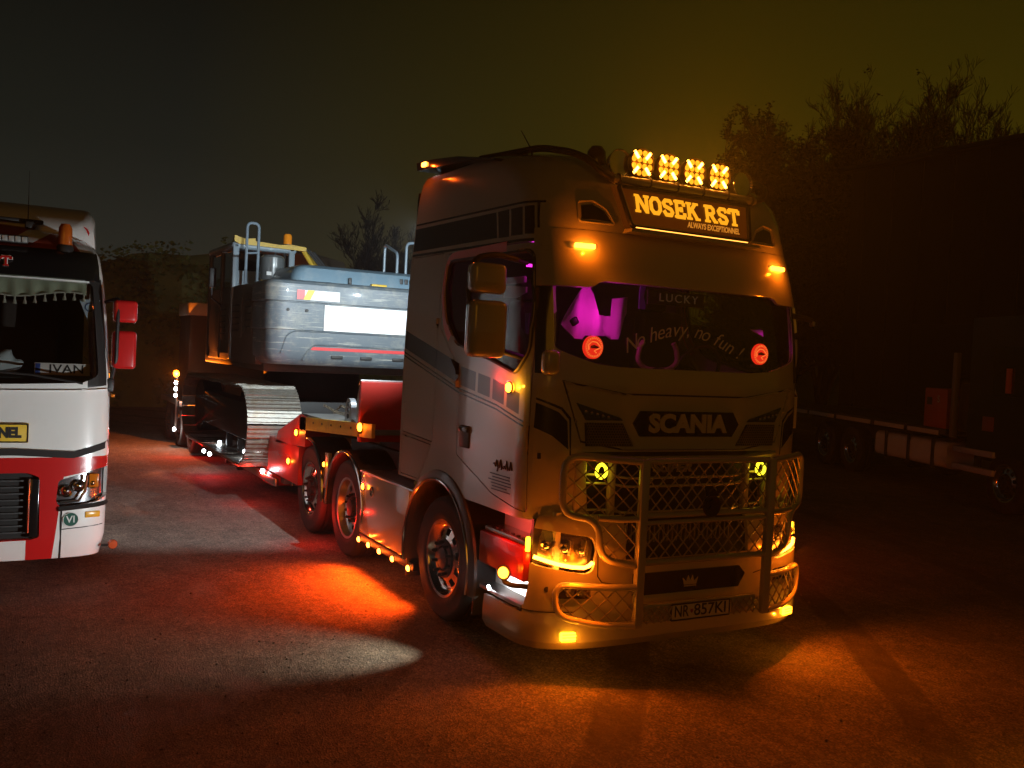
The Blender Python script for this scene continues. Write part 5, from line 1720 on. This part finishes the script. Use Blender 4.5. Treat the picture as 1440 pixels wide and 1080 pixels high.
# rear roof fairing, taller than the roof, with a small round badge
bm = nb()
rows = []
for y, zt_, hw in ((-.60, 3.02, .85), (-.80, 3.22, 1.10), (-1.2, 3.36, 1.14), (-2.2, 3.44, 1.16)):
    pts = rnd([(hw+.02, y, 2.93), (hw, y, zt_-.08), (hw-.06, y, zt_), (-hw+.06, y, zt_), (-hw, y, zt_-.08), (-hw-.02, y, 2.93)], .12, 5)
    rows.append([bm.verts.new(p) for p in pts])
for a, b in zip(rows, rows[1:]):
    for k in range(len(a)-1): bm.faces.new((a[k], a[k+1], b[k+1], b[k]))
bm.faces.new(rows[0])
FA = ob('roof_fairing', bm, WHITEP, RT, 45)
for r, m_, o in ((.06, RED2, 0), (.042, WHITEP, .003), (.030, RED2, .006)):
    lth('fairing_badge', [(.001, .004+o), (r, .004+o), (r, -.02)], (-1.0, -.765, 3.10), m_, FA, 1, 20)
# mirrors
for sg in (1, -1):
    for z, h in ((2.385, .20), (2.04, .34)):
        bm = nb(); box(bm, (sg*1.335, -.20, z), (.20, .14, h), .035, seg=4); m_ = ob('mirror', bm, RED2, RT, 60)
        bm = nb(); box(bm, (sg*1.335, -.275, z), (.165, .008, h-.05), .002); ob('mirror_glass', bm, MATS['mirror_silver'], m_)
    bm = nb(); tube(bm, rnd([(sg*1.18, -.30, 2.46), (sg*1.28, -.16, 2.5), (sg*1.27, -.13, 2.3), (sg*1.27, -.13, 1.95), (sg*1.24, -.22, 1.75)], .05), .016, 8); ob('mirror_arm', bm, BLACK, RT)
    bm = nb(); box(bm, (sg*1.225, -.22, 1.72), (.08, .10, .12), .02); ob('mirror_foot', bm, BLACK, RT)
    bm = nb(); box(bm, (sg*1.255, -.16, 1.63), (.03, .05, .03), .008); ob('side_repeater', bm, AMBOFF, RT)
# interior
bm = nb(); box(bm, (0, -1.6, 2.2), (2.2, .04, 1.4)); ob('bunk_wall', bm, INTER, RT)
bm = nb(); prism(bm, [(-.16, 1.76), (-.6, 1.82), (-.6, 1.5), (-.16, 1.5)], 0, -1.1, 1.1); ob('dashboard', bm, mat('dash2', (.045, .043, .04), .5), RT)
for x in (.6, -.6):
    bm = nb(); box(bm, (x, -1.1, 2.05), (.48, .14, .8), .05, seg=3); ob('seat', bm, SEATM, RT)
bm = nb(); tube(bm, [(-1.0, -.06, 1.735), (-.6, -.03, 1.80), (-.1, -.03, 1.83)], .010, 6); ob('wiper', bm, BLACK, RT)
bm = nb(); tube(bm, [(-.12, -.05, 1.75), (-.52, -.03, 1.86)], .008, 6); ob('wiper_arm', bm, BLACK, RT)
# pelmet curtain with tassels behind the glass
PEL = mat('pelmet_green', (.36, .43, .31), .85, var=.2, scale=12)
bm = nb()
rows = []
for j in range(5):
    row = []
    for k in range(101):
        x = 1.02-2.04*k/100
        zb = 2.49+.03*math.cos(x*7)
        z = 2.66+(zb-2.66)*j/4
        row.append(bm.verts.new((x, -.30-.02*math.sin(x*46+j*.2)*j/4+.02*j/4, z)))
    rows.append(row)
for a, b in zip(rows, rows[1:]):
    for k in range(100): bm.faces.new((a[k], a[k+1], b[k+1], b[k]))
pel = ob('pelmet', bm, PEL, RT, 60)
bm = nb(); tube(bm, [(1.02-2.04*k/100, -.275, 2.495+.03*math.cos((1.02-2.04*k/100)*7)) for k in range(101)], .008, 5); ob('pelmet_braid', bm, mat('braid', (.45, .48, .40), .8), pel)
for k in range(27):
    x = -1.0+2.0*k/26
    z = 2.49+.03*math.cos(x*7)
    bm = nb(); lathe(bm, [(.004, 0), (.009, -.012), (.006, -.02), (.014, -.05), (.016, -.065), (.001, -.066)], (x, -.275, z), 2, 8); ob('tassel', bm, mat('braid', ()), pel)
# things on its dashboard
iv = root('name_plate', 'white name plate reading IVAN on the dashboard of the white and red truck', 'plate', (3.90, -3.76, 1.775))
bxo('plate', (0, 0, .07), (.44, .01, .105), BLANK, iv, .003)
bxo('blue_band', (.195, .006, .07), (.04, .006, .095), mat('plate_blue', (.03, .07, .30), .4), iv, .001)
txt('plate_letters', 'IVAN', .105, PLK, iv, facing((-.03, .0065, .07), (-1, 0, 0), (0, 0, 1)), .001, .0015, 0, 1.05, width=.27)
pn = root('pennant', 'small pale blue triangular pennant hanging inside the white truck windscreen', 'pennant', (3.70, -3.80, 2.32))
bm = nb(); prism(bm, [(.085, .15), (-.085, .15), (0, -.06)], 1, -.003, .003); ob('cloth', bm, mat('pennant_blue', (.40, .52, .62), .7), pn)
bm = nb(); tube(bm, [(.035*math.cos(a), .005, .085+.035*math.sin(a)) for a in [2*PI*k/18 for k in range(18)]], .006, 5, True); ob('pennant_ring', bm, mat('pennant_dark', (.06, .12, .25), .7), pn)
bm = nb(); tube(bm, [(0, 0, .15), (.0, 0, .20)], .003, 5); ob('cord', bm, BLANK, pn)
dz = root('glove_pile', 'pale blue cloth heap on the dashboard of the white and red truck', 'cloth', (4.38, -3.85, 1.80))
bm = nb(); bmesh.ops.create_icosphere(bm, subdivisions=3, radius=.12)
for v in bm.verts: v.co = Vector((v.co.x*1.3, v.co.y*.6, v.co.z*.9+.08))*(1+.15*math.sin(v.co.x*40+v.co.z*30))
ob('cloth', bm, mat('cloth_pale', (.45, .55, .58), .8), dz, 60)
# its wheels and chassis
for sg in (1, -1):
    wheel(RT, (sg*1.04, -1.45, .5), sg, .505, .32, .305, 'steer')
bm = nb(); box(bm, (0, -2.8, .75), (.9, 4.5, .35), .03); ob('chassis', bm, DARK, RT)
bm = nb(); box(bm, (0, -.9, .62), (2.0, .9, .5), .05); ob('engine_tray', bm, INTER, RT)

# ================================================================== FLATBED TRUCK AT THE RIGHT
FB = root('flatbed_truck', 'dark flatbed truck parked across the yard beyond the bull bar', 'truck', (-13.05, -8.41, 0), R(-23))
FBD = mat('flatbed_dark', (.03, .024, .02), .5, var=.3)
bm = nb(); box(bm, (0, -.6, 1.18), (2.5, 8.6, .10), .01); ob('bed', bm, FBD, FB)
for y0, y1 in ((-3.6, -2.2), (-2.05, -.75), (-.6, .95), (1.15, 2.3), (2.45, 3.5)):
    bm = nb(); box(bm, (1.262, (y0+y1)/2, 1.15), (.022, abs(y1-y0), .085), .006); ob('bed_edge', bm, mat('edge_metal', (.48, .40, .32), .35, metal=.1), FB)
for y in (.05, -1.30):
    for sg in (1, -1):
        wheel(FB, (sg*1.06, y, .5), sg, .50, .32, .30, 'steer')
TANK = mat('tank_alu', (.56, .50, .44), .38, metal=.15, var=.15, scale=6)
bm = nb()
pf = rnd([(1.22, 0, 1.0), (1.22, 0, .52), (.70, 0, .52), (.70, 0, 1.0)], .12, 5, True)
v0 = [bm.verts.new((p.x, 1.15, p.z)) for p in pf]; v1 = [bm.verts.new((p.x, 3.75, p.z)) for p in pf]
bm.faces.new(v0); bm.faces.new(v1[::-1])
for k in range(len(pf)): bm.faces.new((v0[k], v0[(k+1) % len(pf)], v1[(k+1) % len(pf)], v1[k]))
tk = ob('fuel_tank', bm, TANK, FB, 40)
for y in (1.6, 2.45, 3.3):
    bm = nb(); box(bm, (1.225, y, .76), (.03, .09, .52), .006); ob('tank_strap', bm, BLACK, tk)
bm = nb(); box(bm, (1.20, 3.86, 1.85), (.10, .10, 1.5), .012); ob('headboard_post', bm, mat('post_grey', (.14, .11, .08), .5), FB)
bm = nb(); box(bm, (-1.20, 3.86, 1.85), (.10, .10, 1.5), .012); ob('headboard_post', bm, mat('post_grey', ()), FB)
for z in (1.4, 1.8, 2.2):
    bm = nb(); box(bm, (0, 3.86, z), (2.3, .05, .06), .01); ob('headboard_bar', bm, FBD, FB)
bm = nb(); prism(bm, [(4.3, .9), (6.3, .9), (6.35, 1.9), (6.15, 2.9), (5.9, 3.2), (4.3, 3.2)], 0, -1.22, 1.22); cb = ob('cab', bm, mat('flatbed_cab', (.012, .011, .010), .3, coat=.5), FB)
bm = nb(); prism(bm, [(4.95, 1.9), (6.1, 1.9), (5.95, 2.7), (4.95, 2.7)], 0, 1.2215, 1.226); ob('cab_window', bm, GLOSSBLACK, cb)
bm = nb(); box(bm, (1.05, 4.1, 1.65), (.25, .32, .85), .02); ob('air_intake', bm, FBD, FB)
for z in (.92, .62):
    bm = nb(); box(bm, (1.20, 4.55, z), (.12, 1.15, .10), .012); ob('step', bm, TANK, FB)
bm = nb(); box(bm, (1.12, 4.55, .68), (.04, .12, .3), .01); ob('step_hanger', bm, FBD, FB)
bm = nb(); box(bm, (1.23, 4.9, 1.42), (.012, .30, .24), .003); ob('label_plate', bm, mat('label_red', (.35, .10, .06), .5), FB)
bm = nb(); tube(bm, [(1.24, 5.4, 1.95), (1.24, 5.4, 2.35)], .05, 12); ob('extinguisher', bm, mat('ext_red', (.4, .06, .03), .4), FB)
wheel(FB, (1.06, 5.4, .5), 1, .50, .32, .30, 'steer'); wheel(FB, (-1.06, 5.4, .5), -1, .50, .32, .30, 'steer')
bm = nb(); box(bm, (0, 1, .85), (.9, 9.5, .3), .02); ob('chassis', bm, FBD, FB)
rc = root('cargo_crate', 'small red crate with worn sides on the flatbed behind its headboard', 'crate', (-13.05, -8.41, 1.23), R(-23))
bm = nb(); box(bm, (.85, 3.25, .36), (.70, .75, .72), .02); cr = ob('body', bm, mat('crate_red', (.34, .05, .03), .55, var=.4, scale=5, dirt=(.08, .05, .04), dscale=5, damt=.6), rc)
bm = nb(); box(bm, (1.203, 3.05, .48), (.008, .16, .14), .002); ob('label', bm, FBD, cr)
txt('letter', 'S', .18, TANK, cr, facing((1.206, 3.35, .52), (0, 1, 0), (0, 0, 1)), .002)

# cargo box on the trailer's rear deck
cbx = root('cargo_box', 'brown box with a pale lid at the far end of the trailer', 'box', (0, -15.2, .915))
bm = nb(); box(bm, (0, 0, .87), (2.0, 1.2, 1.72), .02); ob('body', bm, mat('cargo_brown', (.05, .035, .022), .6, var=.3), cbx)
bm = nb(); box(bm, (0, 0, 1.86), (2.06, 1.26, .26), .02); ld = ob('lid', bm, mat('lid_pale', (.45, .46, .40), .6, var=.3, scale=6), cbx)
for x in (-.5, .0, .5):
    bm = nb(); box(bm, (x, .632, 1.86), (.02, .006, .26)); ob('lid_joint', bm, INTER, ld)

# ================================================================== GROUND
GM = bpy.data.materials.new('yard_ground')
GM.use_nodes = True
t = GM.node_tree
b = t.nodes['Principled BSDF']
tc = t.nodes.new('ShaderNodeTexCoord')
def noise(sc, det=8, ro=.6, vec=None, dist=0):
    n = t.nodes.new('ShaderNodeTexNoise')
    n.inputs['Scale'].default_value = sc
    n.inputs['Detail'].default_value = det
    n.inputs['Roughness'].default_value = ro
    n.inputs['Distortion'].default_value = dist
    t.links.new(vec or tc.outputs['Object'], n.inputs['Vector'])
    return n.outputs[0]
def ramp(inp, stops):
    r = t.nodes.new('ShaderNodeValToRGB')
    t.links.new(inp, r.inputs[0])
    r.color_ramp.elements[0].position, r.color_ramp.elements[0].color = stops[0][0], (*stops[0][1], 1)
    r.color_ramp.elements[1].position, r.color_ramp.elements[1].color = stops[-1][0], (*stops[-1][1], 1)
    for p, c in stops[1:-1]:
        e = r.color_ramp.elements.new(p); e.color = (*c, 1)
    return r.outputs[0]
def mixc(f, a, b_, mode='MIX'):
    m = t.nodes.new('ShaderNodeMix'); m.data_type = 'RGBA'; m.blend_type = mode
    for s, v in ((0, f), (6, a), (7, b_)):
        if hasattr(v, 'links'): t.links.new(v, m.inputs[s])
        else: m.inputs[s].default_value = v if s == 0 else (*v, 1)
    return m.outputs[2]
def math_(op, a, b_=None):
    m = t.nodes.new('ShaderNodeMath'); m.operation = op
    for s, v in ((0, a), (1, b_)):
        if v is None: continue
        if hasattr(v, 'links'): t.links.new(v, m.inputs[s])
        else: m.inputs[s].default_value = v
    return m.outputs[0]
big = noise(.35, 6, .6)
mid = noise(3.0, 8, .7)
fine = noise(130, 3, .7)
base = ramp(big, [(.3, (.15, .126, .100)), (.55, (.22, .188, .15)), (.75, (.29, .248, .198))])
base = mixc(.65, base, ramp(mid, [(.3, (.45, .45, .45)), (.7, (1.15, 1.15, 1.15))]), 'MULTIPLY')
vor = t.nodes.new('ShaderNodeTexVoronoi'); vor.inputs['Scale'].default_value = 85
t.links.new(tc.outputs['Object'], vor.inputs['Vector'])
base = mixc(.75, base, ramp(vor.outputs['Color'], [(.15, (.35, .35, .35)), (.6, (1, 1, 1)), (.92, (2.0, 1.9, 1.75))]), 'MULTIPLY')
base = mixc(.5, base, ramp(noise(11, 6, .75), [(.32, (.45, .45, .45)), (.5, (1, 1, 1)), (.72, (1.5, 1.45, 1.35))]), 'MULTIPLY')
# one pair of tyre tracks that sweeps past the bull bar, broken up by noise
vsub = t.nodes.new('ShaderNodeVectorMath'); vsub.operation = 'DISTANCE'
sx_ = t.nodes.new('ShaderNodeSeparateXYZ'); cx_ = t.nodes.new('ShaderNodeCombineXYZ')
t.links.new(tc.outputs['Object'], sx_.inputs[0]); t.links.new(sx_.outputs[0], cx_.inputs[0]); t.links.new(sx_.outputs[1], cx_.inputs[1])
t.links.new(cx_.outputs[0], vsub.inputs[0]); vsub.inputs[1].default_value = (13.8, -10.4, 0)
wob = math_('ADD', vsub.outputs['Value'], math_('MULTIPLY', noise(1.1, 3), .10))
def band(r0, r1):
    """1 inside the rut, soft edges"""
    u = math_('ABSOLUTE', math_('SUBTRACT', wob, (r0+r1)/2+.05))
    m = t.nodes.new('ShaderNodeMapRange'); m.interpolation_type = 'SMOOTHSTEP'
    m.inputs[1].default_value = (r1-r0)/2+.03; m.inputs[2].default_value = (r1-r0)/2-.03
    t.links.new(u, m.inputs[0])
    return m.outputs[0]
rut = math_('ADD', band(18.70, 19.0), math_('ADD', band(16.80, 17.12), math_('MULTIPLY', math_('ADD', band(20.9, 21.25), band(15.2, 15.5)), .6)))
rut = math_('MULTIPLY', rut, math_('MINIMUM', 1.0, math_('MULTIPLY', math_('MAXIMUM', 0.0, math_('SUBTRACT', noise(.9, 4), .32)), 5.0)))
base = mixc(math_('MULTIPLY', rut, .75), base, (.060, .048, .037))
# oil and damp patches, pale dust
oil = t.nodes.new('ShaderNodeMapRange'); oil.inputs[1].default_value = .56; oil.inputs[2].default_value = .66; t.links.new(noise(.85, 5, .55, None, .6), oil.inputs[0])
base = mixc(math_('MULTIPLY', oil.outputs[0], .30), base, (.050, .042, .034))
mp = t.nodes.new('ShaderNodeMapping'); mp.inputs['Rotation'].default_value = (0, 0, R(-38)); mp.inputs['Scale'].default_value = (2.0, .35, 1)
t.links.new(tc.outputs['Object'], mp.inputs[0])
trk = noise(1.6, 9, .72, mp.outputs[0], 1.2)
base = mixc(.5, base, ramp(trk, [(.36, (.62, .60, .58)), (.52, (1, 1, 1)), (.68, (1.3, 1.25, 1.15))]), 'MULTIPLY')
t.links.new(base, b.inputs['Base Color'])
wet = ramp(oil.outputs[0], [(.0, (.90, .90, .90)), (1.0, (.66, .66, .66))])
t.links.new(wet, b.inputs['Roughness'])
hgt = math_('ADD', math_('MULTIPLY', fine, .42), math_('ADD', math_('MULTIPLY', vor.outputs['Distance'], .35), math_('ADD', math_('MULTIPLY', mid, .55), math_('SUBTRACT', math_('MULTIPLY', trk, .7), math_('MULTIPLY', rut, .7)))))
bp = t.nodes.new('ShaderNodeBump'); bp.inputs['Strength'].default_value = 1.0; bp.inputs['Distance'].default_value = .028
t.links.new(hgt, bp.inputs['Height'])
t.links.new(bp.outputs[0], b.inputs['Normal'])
bm = nb()
import mathutils
def gz(x, y):
    return .014*mathutils.noise.noise((x*.8, y*.8, 1.3))+.010*mathutils.noise.noise((x*2.3, y*2.3, 4.1))-.018
xs_ = sorted(set([-400, -200, -100, -60, -40, -30]+[-24+.4*k for k in range(0, 100)]+[16+4*k for k in range(6)]+[60, 100, 200, 400]))
ys_ = sorted(set([-500, -250, -120, -70, -50, -40]+[-32+.4*k for k in range(0, 95)]+[6, 8, 12, 20, 40, 100, 300]))
gv = [[bm.verts.new((x, y, gz(x, y) if abs(x) < 45 and abs(y) < 45 else -.02)) for x in xs_] for y in ys_]
for i in range(len(ys_)-1):
    for k in range(len(xs_)-1):
        bm.faces.new((gv[i][k], gv[i][k+1], gv[i+1][k+1], gv[i+1][k]))
tag(ob('ground', bm, GM, None, 60), kind='structure')
# loose grit
bm = nb()
for i in range(5200):
    a = random.random()
    x = random.uniform(-4, 6); y = -3+8*random.random()**.8
    if i > 4000: x, y = random.uniform(-10, 5), random.uniform(-10, 0)
    r = random.choice((.003, .004, .005, .006, .010)) * random.uniform(.7, 1.4)
    z = gz(x, y)+r*.25
    q = [Vector((random.uniform(-1, 1), random.uniform(-1, 1), random.uniform(-.6, .6)))*.25 for _ in range(6)]
    v = [bm.verts.new(Vector((x, y, z))+(Vector(d)+w)*r) for d, w in zip(((1, 0, 0), (0, 1, 0), (-1, 0, 0), (0, -1, 0), (0, 0, .7), (0, 0, -.7)), q)]
    for k in range(4):
        bm.faces.new((v[k], v[(k+1) % 4], v[4]))
        bm.faces.new((v[(k+1) % 4], v[k], v[5]))
tag(ob('grit', bm, mat('grit_stone', (.13, .11, .09), .8, var=.4, scale=3), None, 0), 'loose grit scattered over the yard', 'grit', kind='stuff')

# ================================================================== BACKGROUND
bm = nb()
def bankz(x):
    return 4.9+.45*math.sin(x*.55+2.2)+1.0*math.exp(-((x+5)/2.6)**2)-.05*abs(x)+.3*mathutils.noise.noise((x*.6, 3, 0))
N1, N2 = 110, 26
gv = []
for i in range(N1+1):
    x = -34+68*i/N1
    row = []
    for k in range(N2+1):
        u = k/N2
        z = bankz(x)*(u**.8)*.98
        y = -25.2-3.4*u+.5*mathutils.noise.noise((x*.7, u*4, 2))
        if k == N2: y -= 10
        row.append(bm.verts.new((x, y, z-.05+.18*mathutils.noise.noise((x*1.3, u*9, 7)))))
    gv.append(row)
for i in range(N1):
    for k in range(N2): bm.faces.new((gv[i][k], gv[i+1][k], gv[i+1][k+1], gv[i][k+1]))
tag(ob('embankment', bm, mat('bank_earth', (.20, .21, .075), .9, var=.5, scale=1.2, bump=.8, bscale=5), None, 60), kind='structure')
bm = nb()
for i in range(15000):
    x = random.uniform(-14, 8); u = random.random()
    n_ = mathutils.noise.noise((x*.8, u*5, 9))
    if n_ < random.uniform(-.5, .25): continue
    z = bankz(x)*(u**.8)+random.uniform(-.05, .16); y = -25.2-3.4*u+random.uniform(.0, .4)
    s = random.uniform(.05, .13)
    a = Vector((random.uniform(-1, 1), random.uniform(-.2, 1), random.uniform(-1, 1))).normalized()
    p, q = frame_of(a)
    c = Vector((x, y, z))
    bm.faces.new([bm.verts.new(c+p*s*f+q*s*g*.6) for f, g in ((-1, 0), (0, 1), (1, 0), (0, -1))])
tag(ob('ivy', bm, mat('ivy_leaf', (.17, .21, .06), .7, var=.5, scale=2), None, 0), 'ivy and brush covering the bank behind the trailer', 'ivy', kind='stuff')
# dark shed at the right
bd = root('shed', 'tall dark metal-clad shed at the right edge of the yard', 'building', (-24.5, -3, 0))
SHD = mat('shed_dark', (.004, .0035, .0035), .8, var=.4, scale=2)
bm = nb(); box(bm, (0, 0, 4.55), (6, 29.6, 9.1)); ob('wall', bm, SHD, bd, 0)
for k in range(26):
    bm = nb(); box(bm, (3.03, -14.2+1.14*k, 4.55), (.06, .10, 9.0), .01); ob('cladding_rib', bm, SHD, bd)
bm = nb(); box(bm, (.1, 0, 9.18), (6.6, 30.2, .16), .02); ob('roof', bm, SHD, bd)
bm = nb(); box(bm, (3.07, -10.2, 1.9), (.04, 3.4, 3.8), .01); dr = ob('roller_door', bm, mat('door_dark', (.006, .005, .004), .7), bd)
bm = nb(); box(bm, (3.09, -6.2, 3.2), (.03, 1.3, .5), .005); ob('wall_sign', bm, mat('sign_ochre', (.10, .065, .02), .6), bd)
# bare trees
def tree(x, y, H, lab, seed, W=3.0, stems=9, leaf=.3, trunk=.14, up=.5):
    rr = random.Random(seed)
    rt = root('bare_tree', lab, 'tree', (x, y, -.05), 0, 'bare trees round the yard')
    tb, cbm = nb(), nb()
    tips = []
    def twig(p, d, L, r, lev):
        n = 4
        pts, rs = [p], [r]
        for i in range(n):
            d = (d+Vector((rr.gauss(0, .14), rr.gauss(0, .14), rr.gauss(.05*up, .10)))).normalized()
            p = p+d*L/n
            pts.append(p); rs.append(max(.012, r*(1-.7*(i+1)/n)))
        tube(cbm, pts, rs, 4 if lev < 2 else 3, caps=False)
        if lev >= 3 or L < .35:
            tips.append(p); return
        for k in range(rr.randint(5, 8)):
            s_ = rr.randint(1, 4)
            ax = Vector((rr.gauss(0, 1), rr.gauss(0, 1), rr.gauss(.2, .5))).normalized()
            twig(pts[s_], (d*.75+ax*.65+Vector((0, 0, up*.3))).normalized(), L*rr.uniform(.38, .62), max(.010, rs[s_]*.62), lev+1)
    for j in range(stems):
        a = 2*PI*j/stems+rr.uniform(-.4, .4)
        sp_ = W*rr.uniform(.15, 1.0)
        h = H*rr.uniform(.72, 1.0)*(1-.25*(sp_/W)**2)
        pts, rs = [], []
        n = 9
        for i in range(n+1):
            u = i/n
            off = sp_*u**1.25
            pts.append(Vector((off*math.cos(a)+rr.gauss(0, .08)*(u > 0), off*math.sin(a)+rr.gauss(0, .08)*(u > 0), h*u)))
            rs.append(max(.014, trunk*rr.uniform(.85, 1)*(1-u)**.8))
        tube(tb, pts, rs, 6, caps=False)
        for i in range(2, n+1):
            for k in range(5 if i < n else 3):
                ax = Vector((rr.gauss(0, 1), rr.gauss(0, 1), rr.gauss(.1, .4))).normalized()
                d = (pts[i]-pts[i-1]).normalized()
                twig(pts[i], (d*.6+ax*.7+Vector((0, 0, up*.4))).normalized(), H*.17*rr.uniform(.6, 1.15)*(1-.45*i/n), max(.014, rs[i]*.55), 1)
    for p in tips:
        if rr.random() < leaf:
            for _ in range(6):
                c = p+Vector((rr.gauss(0, .09), rr.gauss(0, .09), rr.gauss(0, .09)))
                a = Vector((rr.gauss(0, 1), rr.gauss(0, 1), rr.gauss(0, 1))).normalized()
                u, v = frame_of(a)
                s = rr.uniform(.04, .09)
                cbm.faces.new([cbm.verts.new(c+u*s*f+v*s*g*.6) for f, g in ((-1, 0), (0, 1), (1, 0), (0, -1))])
    ob('trunk', tb, mat('bark', (.012, .010, .007), .9, var=.4), rt, 60, norm=False)
    ob('crown', cbm, mat('twig', (.010, .008, .005), .9, var=.3), rt, 0, norm=False)
tree(-27.7, -24.3, 14.2, 'bare multi-stemmed tree next to the shed corner', 3, 3.4, 12, .16)
tree(-21.2, -22.1, 11.8, 'slim bare tree with seed clusters just right of the truck roof lamps', 11, 2.9, 10, .30)
tree(-24.0, -22.8, 13.0, 'bare tree between the slim one and the shed corner tree', 5, 3.1, 11, .26)
tree(-36.5, -27.6, 18.4, 'tallest dense bare tree rising behind the shed roof', 21, 5.2, 18, .02, .2, .9)
tree(-37.6, -21.8, 15.6, 'thin bare tree above the shed roof at the right edge', 8, 2.2, 4, 0, .12, .9)
tree(-36.8, -25.0, 15.8, 'spreading bare tree behind the shed roof right of the tallest one', 31, 4.2, 12, .02, .16, .8)
tree(-13.6, -42.2, 9.8, 'faint bare tree in the haze above the excavator hood', 14, 2.6, 8, 0, .12, .9)
# ================================================================== HAZE
HZ = nb(); box(HZ, (-10, -20, 9.25), (150, 160, 21.5))
hm = bpy.data.materials.new('night_haze')
hm.use_nodes = True
hm.node_tree.nodes.clear()
ho = hm.node_tree.nodes.new('ShaderNodeOutputMaterial')
hv = hm.node_tree.nodes.new('ShaderNodeVolumePrincipled')
hv.inputs['Color'].default_value = (.92, .93, .95, 1)
hv.inputs['Density'].default_value = .0013
hv.inputs['Anisotropy'].default_value = .3
hm.node_tree.links.new(hv.outputs[0], ho.inputs['Volume'])
hz = ob('haze', HZ, hm, None, 0)
tag(hz, 'thin night haze over the whole yard', 'haze', kind='stuff')
